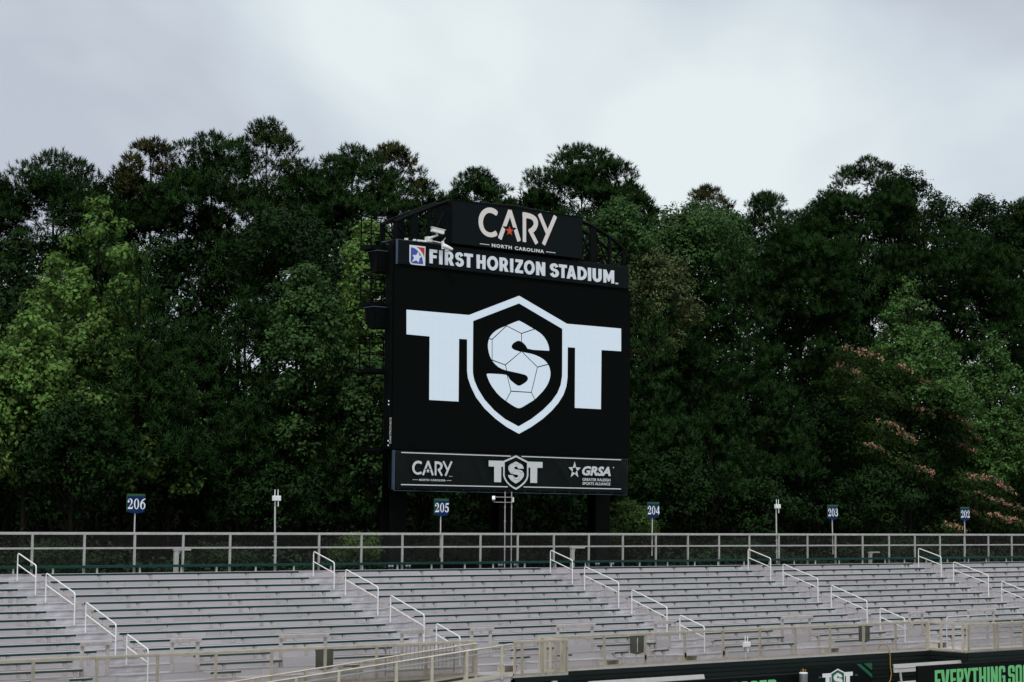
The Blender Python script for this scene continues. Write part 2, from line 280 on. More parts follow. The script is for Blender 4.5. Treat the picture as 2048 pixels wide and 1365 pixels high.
GL = {
'b_F':([[(0.002,0.001),(0.247,0.001),(0.25,0.008),(0.25,0.381),(0.254,0.39),(0.542,0.39),(0.55,0.396),(0.55,0.594),(0.542,0.6),(0.254,0.6),(0.25,0.609),(0.25,0.776),(0.254,0.78),(0.261,0.78),(0.596,0.78),(0.6,0.784),(0.6,0.791),(0.6,0.989),(0.6,0.996),(0.596,1),(0.01,1),(0,0.996)]],0.6),
'b_I':([[(0.002,0.001),(0.246,0),(0.25,0.008),(0.25,0.989),(0.25,0.996),(0.246,1),(0.01,1),(0,0.996)]],0.25),
'b_R':([[(0.002,0.001),(0.247,0.001),(0.25,0.008),(0.25,0.32),(0.254,0.33),(0.299,0.33),(0.307,0.323),(0.459,0.003),(0.466,0),(0.749,0.001),(0.548,0.396),(0.588,0.434),(0.618,0.471),(0.642,0.51),(0.662,0.556),(0.674,0.601),(0.68,0.654),(0.677,0.708),(0.668,0.753),(0.645,0.814),(0.606,0.875),(0.558,0.924),(0.497,0.964),(0.436,0.987),(0.368,0.999),(0.01,1),(0,0.996)],[(0.254,0.53),(0.25,0.54),(0.252,0.799),(0.345,0.8),(0.375,0.793),(0.398,0.777),(0.412,0.761),(0.425,0.738),(0.435,0.708),(0.44,0.677),(0.439,0.647),(0.426,0.594),(0.401,0.556),(0.383,0.541),(0.368,0.534),(0.337,0.53)]],0.75),
'b_T':([[(0.207,0.001),(0.453,0.001),(0.455,0.008),(0.455,0.776),(0.459,0.78),(0.656,0.78),(0.66,0.784),(0.66,0.996),(0.656,1),(0.01,1),(0,0.996),(0,0.784),(0.003,0.78),(0.2,0.78),(0.205,0.776)]],0.66),
'b_H':([[(0.002,0.001),(0.247,0.001),(0.25,0.008),(0.25,0.381),(0.254,0.39),(0.469,0.388),(0.47,0.008),(0.473,0.001),(0.718,0.001),(0.72,0.996),(0.717,1),(0.474,1),(0.47,0.996),(0.47,0.624),(0.466,0.62),(0.459,0.62),(0.261,0.62),(0.254,0.62),(0.25,0.624),(0.25,0.989),(0.25,0.996),(0.246,1),(0.01,1),(0,0.996)]],0.72),
'b_O':([[(0.427,-0.014),(0.474,-0.019),(0.527,-0.019),(0.58,-0.013),(0.626,-0.003),(0.672,0.012),(0.717,0.032),(0.763,0.058),(0.801,0.084),(0.839,0.118),(0.872,0.153),(0.902,0.191),(0.931,0.236),(0.954,0.282),(0.972,0.328),(0.985,0.373),(0.995,0.426),(1,0.48),(0.999,0.533),(0.993,0.586),(0.984,0.632),(0.967,0.685),(0.948,0.73),(0.924,0.776),(0.899,0.814),(0.868,0.852),(0.831,0.89),(0.793,0.921),(0.749,0.951),(0.71,0.972),(0.664,0.991),(0.618,1.005),(0.565,1.016),(0.52,1.02),(0.466,1.019),(0.413,1.012),(0.368,1.001),(0.322,0.986),(0.276,0.965),(0.238,0.943),(0.196,0.913),(0.161,0.882),(0.124,0.843),(0.094,0.803),(0.067,0.761),(0.045,0.715),(0.027,0.67),(0.014,0.624),(0.005,0.571),(0,0.518),(0.001,0.464),(0.007,0.411),(0.017,0.366),(0.031,0.32),(0.05,0.274),(0.073,0.229),(0.102,0.186),(0.134,0.145),(0.17,0.109),(0.208,0.078),(0.246,0.052),(0.292,0.027),(0.337,0.008),(0.383,-0.006)],[(0.466,0.213),(0.421,0.224),(0.375,0.247),(0.332,0.282),(0.299,0.321),(0.274,0.366),(0.255,0.419),(0.246,0.472),(0.247,0.533),(0.256,0.586),(0.276,0.639),(0.303,0.685),(0.337,0.723),(0.375,0.753),(0.421,0.776),(0.466,0.787),(0.52,0.789),(0.573,0.778),(0.618,0.757),(0.656,0.729),(0.694,0.688),(0.724,0.639),(0.744,0.586),(0.753,0.533),(0.754,0.472),(0.743,0.411),(0.722,0.358),(0.694,0.312),(0.656,0.271),(0.611,0.239),(0.565,0.22),(0.52,0.211)]],1),
'b_Z':([[(0.002,0.001),(0.68,0.001),(0.679,0.207),(0.672,0.21),(0.314,0.21),(0.309,0.214),(0.65,0.784),(0.658,0.791),(0.66,0.996),(0.656,1),(0.026,1),(0.021,0.996),(0.02,0.799),(0.023,0.791),(0.337,0.79),(0.345,0.79),(0.35,0.784),(0.01,0.217),(0,0.206)]],0.68),
'b_N':([[(0.002,0.001),(0.247,0.001),(0.25,0.008),(0.25,0.495),(0.254,0.503),(0.498,0.024),(0.503,0.001),(0.749,0.001),(0.75,0.996),(0.748,0.999),(0.504,1),(0.5,0.996),(0.5,0.51),(0.497,0.496),(0.253,0.974),(0.25,0.981),(0.25,0.996),(0.246,1),(0.01,1),(0,0.996)]],0.75),
'b_A':([[(0.002,0.001),(0.261,0),(0.267,0.008),(0.314,0.168),(0.322,0.17),(0.535,0.169),(0.583,0.008),(0.588,0),(0.848,0.001),(0.55,0.998),(0.307,1),(0.299,0.996)],[(0.352,0.38),(0.352,0.388),(0.421,0.644),(0.428,0.647),(0.498,0.381)]],0.85),
'b_D':([[(0.002,0.001),(0.299,0),(0.383,0.009),(0.466,0.03),(0.55,0.064),(0.631,0.115),(0.699,0.176),(0.752,0.244),(0.775,0.282),(0.796,0.328),(0.812,0.373),(0.823,0.419),(0.829,0.464),(0.83,0.51),(0.827,0.556),(0.819,0.601),(0.791,0.685),(0.768,0.73),(0.744,0.768),(0.715,0.806),(0.679,0.844),(0.603,0.905),(0.55,0.936),(0.489,0.962),(0.428,0.981),(0.368,0.994),(0.292,1),(0.01,1),(0,0.996)],[(0.254,0.22),(0.25,0.229),(0.25,0.776),(0.254,0.78),(0.299,0.78),(0.36,0.77),(0.413,0.751),(0.462,0.723),(0.505,0.685),(0.54,0.639),(0.565,0.587),(0.578,0.533),(0.579,0.48),(0.569,0.426),(0.547,0.373),(0.516,0.328),(0.474,0.286),(0.428,0.257),(0.375,0.234),(0.314,0.222)]],0.83),
'b_U':([[(0.307,-0.014),(0.368,-0.02),(0.428,-0.015),(0.489,0),(0.542,0.024),(0.596,0.059),(0.641,0.102),(0.68,0.153),(0.71,0.209),(0.732,0.282),(0.74,0.35),(0.74,0.996),(0.732,1),(0.497,1),(0.491,0.996),(0.49,0.358),(0.487,0.328),(0.472,0.282),(0.444,0.242),(0.428,0.229),(0.406,0.217),(0.368,0.21),(0.33,0.219),(0.307,0.233),(0.292,0.246),(0.276,0.267),(0.264,0.29),(0.252,0.335),(0.25,0.996),(0.246,1),(0.01,1),(0,0.996),(0,0.35),(0.005,0.297),(0.018,0.244),(0.035,0.198),(0.06,0.153),(0.087,0.115),(0.124,0.076),(0.162,0.045),(0.208,0.018),(0.254,-0.001)]],0.74),
'b_M':([[(0.002,0.001),(0.247,0.001),(0.25,0.008),(0.25,0.464),(0.254,0.474),(0.419,0.122),(0.428,0.12),(0.527,0.12),(0.53,0.122),(0.694,0.469),(0.7,0.457),(0.701,0.001),(0.947,0.001),(0.95,0.008),(0.949,0.996),(0.945,1),(0.702,1),(0.698,0.996),(0.474,0.551),(0.251,0.996),(0.246,1),(0.003,1),(0,0.996)]],0.95),
'b_S':([[(0.285,-0.014),(0.36,-0.02),(0.436,-0.01),(0.504,0.013),(0.565,0.048),(0.618,0.095),(0.661,0.153),(0.687,0.214),(0.699,0.282),(0.696,0.35),(0.675,0.419),(0.641,0.478),(0.596,0.528),(0.535,0.572),(0.468,0.601),(0.428,0.612),(0.383,0.619),(0.36,0.63),(0.322,0.623),(0.307,0.624),(0.283,0.639),(0.261,0.67),(0.251,0.708),(0.255,0.753),(0.274,0.791),(0.29,0.806),(0.307,0.816),(0.33,0.82),(0.352,0.816),(0.37,0.806),(0.386,0.791),(0.405,0.753),(0.41,0.723),(0.408,0.692),(0.413,0.689),(0.451,0.72),(0.647,0.799),(0.634,0.837),(0.607,0.882),(0.576,0.92),(0.541,0.951),(0.497,0.979),(0.451,0.999),(0.406,1.012),(0.352,1.019),(0.284,1.017),(0.223,1.004),(0.162,0.978),(0.11,0.943),(0.064,0.898),(0.034,0.852),(0.012,0.799),(0.001,0.738),(0.005,0.67),(0.024,0.609),(0.056,0.553),(0.102,0.503),(0.157,0.464),(0.223,0.436),(0.276,0.424),(0.33,0.42),(0.387,0.411),(0.418,0.388),(0.441,0.35),(0.45,0.305),(0.448,0.274),(0.441,0.252),(0.43,0.229),(0.413,0.207),(0.398,0.195),(0.375,0.184),(0.345,0.18),(0.322,0.185),(0.299,0.197),(0.281,0.214),(0.265,0.236),(0.256,0.259),(0.25,0.29),(0.251,0.32),(0.25,0.328),(0.246,0.329),(0.2,0.3),(0.015,0.206),(0.033,0.164),(0.056,0.126),(0.084,0.092),(0.117,0.061),(0.155,0.034),(0.193,0.014),(0.238,-0.003)]],0.7),
'c_E':([[(0.002,0.001),(0.36,0.001),(0.36,0.145),(0.352,0.15),(0.155,0.15),(0.151,0.153),(0.15,0.16),(0.151,0.426),(0.155,0.43),(0.322,0.43),(0.33,0.434),(0.33,0.566),(0.322,0.57),(0.153,0.571),(0.15,0.578),(0.15,0.844),(0.155,0.85),(0.36,0.852),(0.36,0.996),(0.352,1),(0.01,1),(0,0.996)]],0.36),
'c_V':([[(0.131,0.001),(0.284,0),(0.291,0.008),(0.419,0.989),(0.419,0.996),(0.413,1),(0.276,1),(0.27,0.996),(0.216,0.365),(0.208,0.323),(0.15,0.996),(0.14,1),(0.01,1),(0,0.996)]],0.42),
'c_R':([[(0.002,0.001),(0.148,0.001),(0.15,0.388),(0.155,0.411),(0.269,0.004),(0.276,0),(0.417,0.001),(0.418,0.008),(0.305,0.442),(0.341,0.457),(0.368,0.478),(0.385,0.502),(0.397,0.533),(0.4,0.563),(0.4,0.89),(0.393,0.92),(0.375,0.953),(0.345,0.981),(0.314,0.995),(0.276,1),(0.01,1),(0,0.996)],[(0.185,0.562),(0.162,0.577),(0.151,0.601),(0.15,0.822),(0.153,0.837),(0.162,0.853),(0.178,0.865),(0.2,0.87),(0.216,0.868),(0.231,0.859),(0.244,0.844),(0.249,0.829),(0.25,0.609),(0.244,0.586),(0.231,0.571),(0.208,0.561)]],0.42),
'c_Y':([[(0.146,0.001),(0.293,0.001),(0.295,0.419),(0.439,0.996),(0.436,1),(0.284,1),(0.28,0.996),(0.223,0.621),(0.216,0.629),(0.16,0.996),(0.155,1),(0.01,1),(0.001,0.996),(0.145,0.419)]],0.44),
'c_T':([[(0.128,0.001),(0.269,0),(0.275,0.008),(0.275,0.844),(0.284,0.85),(0.4,0.852),(0.398,0.999),(0.01,1),(0,0.996),(0.001,0.852),(0.117,0.85),(0.125,0.844),(0.125,0.008)]],0.4),
'c_H':([[(0.002,0.001),(0.148,0.001),(0.15,0.419),(0.151,0.426),(0.155,0.43),(0.261,0.43),(0.27,0.426),(0.27,0.008),(0.273,0.001),(0.417,0.001),(0.42,0.008),(0.42,0.989),(0.419,0.996),(0.413,1),(0.276,1),(0.271,0.996),(0.269,0.57),(0.155,0.57),(0.15,0.578),(0.15,0.996),(0.14,1),(0.01,1),(0,0.996)]],0.42),
'c_I':([[(0.002,0.001),(0.147,0),(0.15,0.008),(0.15,0.996),(0.147,1),(0.01,1),(0,0.996)]],0.15),
'c_N':([[(0.002,0.001),(0.148,0.001),(0.15,0.449),(0.155,0.466),(0.279,0.039),(0.283,0.001),(0.429,0.001),(0.428,0.999),(0.284,1),(0.28,0.996),(0.28,0.548),(0.276,0.53),(0.152,0.958),(0.15,0.996),(0.14,1),(0.01,1),(0,0.996)]],0.43),
'c_G':([[(0.125,0.001),(0.284,0),(0.33,0.009),(0.36,0.025),(0.383,0.045),(0.401,0.069),(0.42,0.107),(0.42,0.51),(0.419,0.518),(0.413,0.52),(0.223,0.52),(0.221,0.518),(0.22,0.404),(0.223,0.4),(0.261,0.4),(0.27,0.396),(0.269,0.191),(0.261,0.168),(0.247,0.153),(0.231,0.144),(0.208,0.14),(0.185,0.145),(0.17,0.155),(0.159,0.168),(0.151,0.191),(0.15,0.799),(0.158,0.829),(0.178,0.85),(0.208,0.86),(0.238,0.853),(0.257,0.837),(0.266,0.822),(0.27,0.806),(0.27,0.685),(0.276,0.68),(0.413,0.68),(0.42,0.685),(0.42,0.867),(0.413,0.905),(0.398,0.936),(0.371,0.966),(0.345,0.984),(0.307,0.997),(0.14,1),(0.094,0.992),(0.064,0.977),(0.033,0.951),(0.014,0.92),(0.002,0.882),(0.001,0.122),(0.015,0.077),(0.041,0.041),(0.079,0.014)]],0.42),
'c_O':([[(0.125,0.001),(0.284,0),(0.33,0.009),(0.36,0.025),(0.39,0.054),(0.408,0.084),(0.418,0.115),(0.42,0.145),(0.419,0.875),(0.406,0.92),(0.383,0.955),(0.35,0.981),(0.307,0.997),(0.14,1),(0.094,0.992),(0.064,0.977),(0.033,0.951),(0.014,0.92),(0.002,0.882),(0.001,0.122),(0.015,0.077),(0.041,0.041),(0.079,0.014)],[(0.193,0.143),(0.178,0.15),(0.162,0.164),(0.152,0.183),(0.15,0.198),(0.15,0.799),(0.154,0.822),(0.17,0.844),(0.185,0.855),(0.208,0.86),(0.231,0.856),(0.25,0.844),(0.262,0.829),(0.27,0.806),(0.27,0.198),(0.265,0.176),(0.246,0.152),(0.223,0.141)]],0.42),
'c_C':([[(0.125,0.001),(0.284,0),(0.33,0.009),(0.36,0.025),(0.39,0.054),(0.408,0.084),(0.418,0.115),(0.42,0.388),(0.42,0.396),(0.413,0.4),(0.276,0.4),(0.271,0.396),(0.269,0.191),(0.261,0.168),(0.247,0.153),(0.231,0.144),(0.216,0.14),(0.186,0.145),(0.162,0.164),(0.151,0.191),(0.15,0.799),(0.154,0.822),(0.162,0.837),(0.185,0.855),(0.216,0.86),(0.24,0.852),(0.262,0.829),(0.27,0.799),(0.27,0.647),(0.276,0.64),(0.413,0.64),(0.42,0.647),(0.42,0.867),(0.413,0.905),(0.398,0.936),(0.371,0.966),(0.345,0.984),(0.307,0.997),(0.14,1),(0.094,0.992),(0.064,0.977),(0.033,0.951),(0.014,0.92),(0.002,0.882),(0.001,0.122),(0.015,0.077),(0.041,0.041),(0.079,0.014)]],0.42),
'c_S':([[(0.125,0.001),(0.284,0),(0.33,0.009),(0.36,0.025),(0.39,0.054),(0.408,0.084),(0.418,0.115),(0.42,0.449),(0.414,0.48),(0.401,0.51),(0.369,0.548),(0.33,0.571),(0.292,0.58),(0.208,0.58),(0.2,0.579),(0.198,0.563),(0.193,0.563),(0.167,0.578),(0.156,0.594),(0.151,0.609),(0.152,0.814),(0.158,0.829),(0.17,0.844),(0.185,0.855),(0.2,0.859),(0.223,0.859),(0.238,0.853),(0.254,0.841),(0.266,0.822),(0.27,0.799),(0.272,0.662),(0.419,0.662),(0.42,0.867),(0.413,0.905),(0.398,0.936),(0.371,0.966),(0.345,0.984),(0.307,0.997),(0.14,1),(0.094,0.992),(0.064,0.977),(0.033,0.951),(0.014,0.92),(0.002,0.882),(0,0.556),(0.004,0.525),(0.016,0.495),(0.045,0.457),(0.086,0.431),(0.124,0.421),(0.208,0.42),(0.216,0.42),(0.223,0.438),(0.231,0.436),(0.256,0.419),(0.265,0.404),(0.269,0.388),(0.269,0.191),(0.265,0.176),(0.254,0.159),(0.238,0.147),(0.223,0.141),(0.2,0.141),(0.185,0.145),(0.165,0.16),(0.155,0.177),(0.15,0.198),(0.15,0.335),(0.147,0.339),(0.01,0.34),(0.003,0.339),(0,0.335),(0,0.138),(0.008,0.092),(0.03,0.054),(0.056,0.028),(0.086,0.011)]],0.42),
'd_0':([[(0.256,-0.014),(0.284,-0.019),(0.314,-0.019),(0.345,-0.014),(0.375,-0.003),(0.406,0.013),(0.436,0.037),(0.486,0.092),(0.531,0.168),(0.564,0.252),(0.587,0.35),(0.599,0.457),(0.598,0.563),(0.585,0.662),(0.56,0.761),(0.525,0.844),(0.482,0.914),(0.457,0.943),(0.428,0.97),(0.398,0.991),(0.368,1.007),(0.337,1.016),(0.307,1.02),(0.254,1.014),(0.223,1.003),(0.198,0.989),(0.147,0.947),(0.102,0.89),(0.061,0.814),(0.031,0.73),(0.011,0.639),(0.001,0.54),(0.002,0.442),(0.013,0.35),(0.034,0.259),(0.066,0.176),(0.102,0.11),(0.147,0.053),(0.2,0.009),(0.231,-0.006)],[(0.276,0.046),(0.246,0.071),(0.223,0.105),(0.2,0.156),(0.183,0.214),(0.168,0.282),(0.157,0.366),(0.151,0.449),(0.15,0.533),(0.155,0.616),(0.165,0.7),(0.178,0.768),(0.198,0.837),(0.221,0.89),(0.246,0.929),(0.269,0.95),(0.284,0.957),(0.299,0.96),(0.314,0.958),(0.33,0.951),(0.36,0.922),(0.387,0.875),(0.41,0.814),(0.428,0.738),(0.441,0.654),(0.449,0.563),(0.45,0.464),(0.444,0.373),(0.432,0.282),(0.413,0.198),(0.392,0.138),(0.368,0.089),(0.337,0.054),(0.322,0.045),(0.307,0.04),(0.292,0.041)]],0.6),
'd_2':([[(0.002,0.001),(0.559,0.001),(0.599,0.29),(0.599,0.297),(0.596,0.3),(0.542,0.3),(0.539,0.297),(0.502,0.176),(0.497,0.17),(0.178,0.17),(0.17,0.171),(0.166,0.176),(0.403,0.404),(0.529,0.578),(0.552,0.647),(0.559,0.7),(0.557,0.761),(0.546,0.814),(0.524,0.867),(0.495,0.913),(0.459,0.951),(0.413,0.984),(0.368,1.005),(0.314,1.018),(0.261,1.019),(0.208,1.01),(0.162,0.992),(0.117,0.964),(0.078,0.928),(0.045,0.882),(0.019,0.829),(0.004,0.768),(0,0.708),(0.008,0.647),(0.02,0.609),(0.026,0.6),(0.073,0.601),(0.056,0.663),(0.102,0.65),(0.14,0.654),(0.16,0.662),(0.178,0.674),(0.193,0.69),(0.203,0.708),(0.209,0.73),(0.207,0.761),(0.197,0.784),(0.178,0.806),(0.155,0.82),(0.132,0.828),(0.102,0.83),(0.079,0.825),(0.071,0.826),(0.07,0.829),(0.089,0.867),(0.117,0.903),(0.147,0.928),(0.178,0.943),(0.216,0.95),(0.254,0.945),(0.292,0.929),(0.322,0.904),(0.351,0.867),(0.373,0.822),(0.385,0.776),(0.39,0.723),(0.385,0.662),(0.366,0.601),(0.375,0.6),(0.383,0.594),(0.379,0.548),(0.283,0.366),(0.002,0.062)]],0.6),
'd_3':([[(0.212,-0.014),(0.276,-0.02),(0.337,-0.012),(0.398,0.009),(0.451,0.041),(0.497,0.084),(0.534,0.138),(0.559,0.198),(0.569,0.259),(0.569,0.305),(0.563,0.343),(0.553,0.381),(0.536,0.419),(0.518,0.449),(0.494,0.48),(0.466,0.507),(0.431,0.533),(0.428,0.54),(0.457,0.571),(0.482,0.606),(0.501,0.647),(0.513,0.685),(0.519,0.723),(0.519,0.768),(0.513,0.814),(0.501,0.852),(0.484,0.89),(0.464,0.92),(0.437,0.951),(0.413,0.971),(0.383,0.991),(0.352,1.005),(0.322,1.014),(0.284,1.02),(0.231,1.017),(0.178,1.001),(0.13,0.974),(0.088,0.936),(0.056,0.89),(0.033,0.837),(0.022,0.784),(0.021,0.723),(0.026,0.692),(0.033,0.687),(0.046,0.692),(0.04,0.746),(0.041,0.776),(0.046,0.814),(0.055,0.844),(0.069,0.875),(0.09,0.905),(0.113,0.928),(0.14,0.945),(0.162,0.954),(0.193,0.96),(0.223,0.958),(0.246,0.952),(0.269,0.941),(0.292,0.924),(0.314,0.9),(0.33,0.877),(0.352,0.822),(0.36,0.761),(0.353,0.7),(0.33,0.643),(0.299,0.603),(0.269,0.58),(0.223,0.576),(0.185,0.568),(0.147,0.554),(0.108,0.533),(0.1,0.525),(0.1,0.487),(0.102,0.482),(0.14,0.506),(0.178,0.518),(0.18,0.487),(0.185,0.48),(0.299,0.48),(0.322,0.456),(0.343,0.426),(0.358,0.396),(0.37,0.358),(0.377,0.32),(0.38,0.274),(0.377,0.236),(0.369,0.198),(0.356,0.16),(0.34,0.13),(0.319,0.1),(0.296,0.077),(0.269,0.058),(0.246,0.048),(0.216,0.041),(0.185,0.041),(0.159,0.046),(0.158,0.054),(0.182,0.084),(0.19,0.115),(0.186,0.145),(0.17,0.174),(0.14,0.198),(0.109,0.208),(0.071,0.208),(0.033,0.195),(0.023,0.236),(0.02,0.29),(0.018,0.292),(-0.02,0.289),(-0.028,0.287),(-0.03,0.282),(-0.024,0.221),(-0.003,0.153),(-0.009,0.13),(-0.009,0.107),(-0.002,0.084),(0.01,0.066),(0.026,0.051),(0.048,0.038),(0.071,0.032),(0.102,0.031),(0.155,0.003)]],0.57),
'd_4':([[(0.36,0.001),(0.52,0),(0.521,0.198),(0.611,0.2),(0.618,0.202),(0.62,0.206),(0.62,0.328),(0.527,0.33),(0.52,0.335),(0.52,0.996),(0.512,1),(0.368,1),(0.36,0.996),(0.358,0.928),(0.01,0.338),(0,0.328),(0,0.206),(0.003,0.201),(0.36,0.198)],[(0.102,0.332),(0.099,0.335),(0.352,0.754),(0.36,0.761),(0.36,0.335),(0.352,0.33)]],0.62),
'd_5':([[(0.217,-0.014),(0.254,-0.019),(0.284,-0.02),(0.345,-0.009),(0.406,0.018),(0.459,0.06),(0.504,0.115),(0.535,0.176),(0.554,0.244),(0.56,0.32),(0.55,0.396),(0.526,0.464),(0.489,0.526),(0.464,0.556),(0.436,0.581),(0.406,0.602),(0.375,0.618),(0.314,0.636),(0.284,0.64),(0.246,0.639),(0.176,0.624),(0.2,0.837),(0.208,0.84),(0.527,0.841),(0.531,0.844),(0.557,1.042),(0.55,1.045),(0.52,1.001),(0.147,1),(0.139,0.996),(0.06,0.502),(0.117,0.424),(0.124,0.427),(0.208,0.55),(0.254,0.54),(0.299,0.513),(0.322,0.492),(0.345,0.462),(0.36,0.434),(0.375,0.396),(0.385,0.358),(0.389,0.32),(0.39,0.282),(0.385,0.244),(0.376,0.206),(0.36,0.165),(0.339,0.13),(0.314,0.1),(0.284,0.076),(0.254,0.06),(0.223,0.052),(0.185,0.051),(0.162,0.055),(0.155,0.062),(0.181,0.092),(0.19,0.122),(0.187,0.153),(0.17,0.184),(0.14,0.208),(0.102,0.219),(0.064,0.217),(0.026,0.201),(0.015,0.244),(0.01,0.282),(-0.012,0.28),(-0.018,0.274),(-0.015,0.252),(0.004,0.176),(-0.007,0.153),(-0.01,0.122),(-0.004,0.1),(0.004,0.084),(0.016,0.069),(0.033,0.056),(0.064,0.043),(0.102,0.041),(0.155,0.007)]],0.57),
'd_6':([[(0.257,-0.014),(0.307,-0.02),(0.36,-0.015),(0.413,0.001),(0.459,0.026),(0.503,0.062),(0.536,0.1),(0.569,0.153),(0.591,0.206),(0.602,0.252),(0.609,0.297),(0.61,0.343),(0.606,0.388),(0.596,0.434),(0.584,0.472),(0.565,0.514),(0.542,0.551),(0.515,0.586),(0.482,0.616),(0.451,0.639),(0.413,0.659),(0.375,0.672),(0.337,0.679),(0.259,0.677),(0.286,0.723),(0.322,0.772),(0.36,0.814),(0.402,0.852),(0.451,0.888),(0.497,0.915),(0.542,0.936),(0.596,0.953),(0.6,0.958),(0.6,0.966),(0.6,1.019),(0.596,1.029),(0.55,1.03),(0.504,1.027),(0.421,1.008),(0.337,0.972),(0.261,0.922),(0.193,0.859),(0.132,0.781),(0.081,0.692),(0.041,0.594),(0.024,0.533),(0.012,0.472),(0,0.35),(0,0.305),(0.011,0.297),(0.019,0.244),(0.032,0.198),(0.048,0.159),(0.071,0.118),(0.096,0.084),(0.124,0.055),(0.155,0.03),(0.185,0.012),(0.223,-0.005)],[(0.307,0.031),(0.276,0.043),(0.254,0.061),(0.231,0.089),(0.209,0.13),(0.193,0.176),(0.182,0.221),(0.176,0.274),(0.175,0.328),(0.18,0.381),(0.19,0.434),(0.205,0.48),(0.223,0.518),(0.246,0.551),(0.269,0.572),(0.292,0.585),(0.322,0.59),(0.352,0.583),(0.375,0.569),(0.402,0.54),(0.425,0.502),(0.443,0.457),(0.455,0.411),(0.463,0.358),(0.465,0.297),(0.461,0.244),(0.451,0.191),(0.436,0.142),(0.416,0.1),(0.39,0.065),(0.368,0.046),(0.337,0.032)]],0.61),
'tst_shield':([[(6.471,0.844),(6.523,0.831),(7.178,1.134),(7.816,1.501),(8.319,1.866),(8.688,2.205),(8.974,2.565),(9.141,2.941),(9.205,3.344),(9.209,4.623),(9.612,4.629),(9.637,4.62),(9.631,2.052),(9.645,2.042),(11.139,2.047),(11.165,4.62),(12.33,4.637),(12.327,5.627),(12.314,5.636),(9.158,5.628),(6.473,6.624),(3.788,5.619),(0.599,5.605),(0.583,5.593),(0.599,4.615),(1.764,4.603),(1.778,2.052),(1.785,2.035),(3.281,2.035),(3.279,4.603),(3.704,4.609),(3.718,3.311),(3.764,3.025),(3.922,2.68),(4.196,2.253),(4.647,1.817),(5.231,1.416),(5.835,1.092)],[(6.473,1.143),(5.751,1.414),(5.164,1.759),(4.644,2.178),(4.291,2.606),(4.099,2.941),(4.021,3.227),(4.012,3.479),(4.009,5.375),(4.023,5.392),(6.473,6.304),(8.893,5.392),(8.9,5.375),(8.904,3.697),(8.899,3.361),(8.823,2.992),(8.638,2.632),(8.313,2.27),(7.835,1.884),(7.212,1.484),(6.507,1.143),(6.49,1.137)]],0),
'tst_ball':([[(6.43,1.902),(6.554,1.903),(6.716,1.962),(7.301,2.263),(7.354,2.299),(7.172,2.57),(6.076,2.566),(5.808,2.167),(5.952,2.091),(6.246,1.961)],[(5.753,2.189),(5.775,2.184),(6.044,2.586),(5.827,3.251),(5.584,3.27),(5.07,3.268),(4.798,3.258),(4.76,3.24),(4.757,3.189),(4.844,3.02),(4.932,2.873),(5.04,2.734),(5.283,2.498),(5.408,2.4),(5.555,2.301)],[(7.384,2.321),(7.448,2.358),(7.811,2.665),(7.928,2.784),(8.032,2.908),(8.116,3.034),(8.166,3.137),(8.206,3.248),(8.23,3.35),(8.237,3.453),(8.225,3.556),(8.197,3.652),(8.149,3.755),(8.112,3.805),(7.528,3.659),(7.202,2.593)],[(6.077,2.608),(7.166,2.608),(7.488,3.673),(6.664,4.24),(6.664,4.266),(6.62,4.268),(5.775,3.662),(5.849,3.437),(6.473,3.368),(6.782,3.323),(6.878,3.299),(6.941,3.262),(6.986,3.203),(6.993,3.152),(6.967,3.093),(6.907,3.033),(6.811,2.967),(6.562,2.843),(6.429,2.841),(6.282,2.902),(6.062,3.028),(5.981,3.095),(5.885,3.215),(5.882,3.203)],[(5.786,3.446),(5.804,3.446),(5.734,3.652),(5.045,3.806),(5.146,3.711),(5.26,3.63),(5.393,3.555),(5.555,3.495)],[(5.741,3.689),(6.565,4.269),(6.304,4.313),(6.194,4.342),(6.128,4.376),(6.091,4.413),(6.077,4.46),(6.094,4.512),(6.135,4.567),(6.201,4.624),(6.363,4.704),(6.444,4.724),(6.51,4.725),(6.598,4.704),(6.603,4.71),(6.598,5.03),(5.819,5.281),(5.812,5.295),(5.046,4.681),(5.055,3.85)],[(7.51,3.703),(7.524,3.699),(8.084,3.843),(7.994,3.924),(7.885,3.996),(7.753,4.063),(7.591,4.123),(7.399,4.176),(7.179,4.217),(6.697,4.262)],[(5.004,3.858),(5.017,3.858),(5.018,3.865),(5.009,4.681),(4.864,4.688),(4.851,4.673),(4.823,4.571),(4.805,4.438),(4.817,4.299),(4.858,4.137),(4.91,4.005)],[(7.256,4.394),(8.127,4.406),(8.158,4.416),(8.161,4.468),(8.138,4.571),(8.101,4.666),(8.04,4.776),(7.958,4.886),(7.864,4.982),(7.749,5.07),(7.62,5.144),(7.348,5.261),(6.642,5.032),(6.642,4.689),(6.723,4.651),(6.853,4.556),(6.907,4.494),(6.951,4.426)],[(4.878,4.725),(5.033,4.724),(5.757,5.298),(5.496,5.202),(5.334,5.127),(5.187,5.043),(5.066,4.953),(4.967,4.853),(4.893,4.758)],[(6.597,5.07),(6.62,5.064),(7.284,5.283),(6.716,5.5),(6.495,5.568),(6.437,5.564),(6.253,5.501),(5.817,5.328),(5.827,5.317)]],0),
'shield_inner':([[(4.009,5.387),(6.48,6.307),(8.9,5.39),(8.904,3.693),(8.899,3.36),(8.827,2.998),(8.64,2.632),(8.305,2.261),(7.839,1.886),(7.211,1.483),(6.492,1.136),(5.742,1.417),(5.16,1.761),(4.646,2.175),(4.293,2.603),(4.1,2.938),(4.021,3.23),(4.012,3.475)]],0),
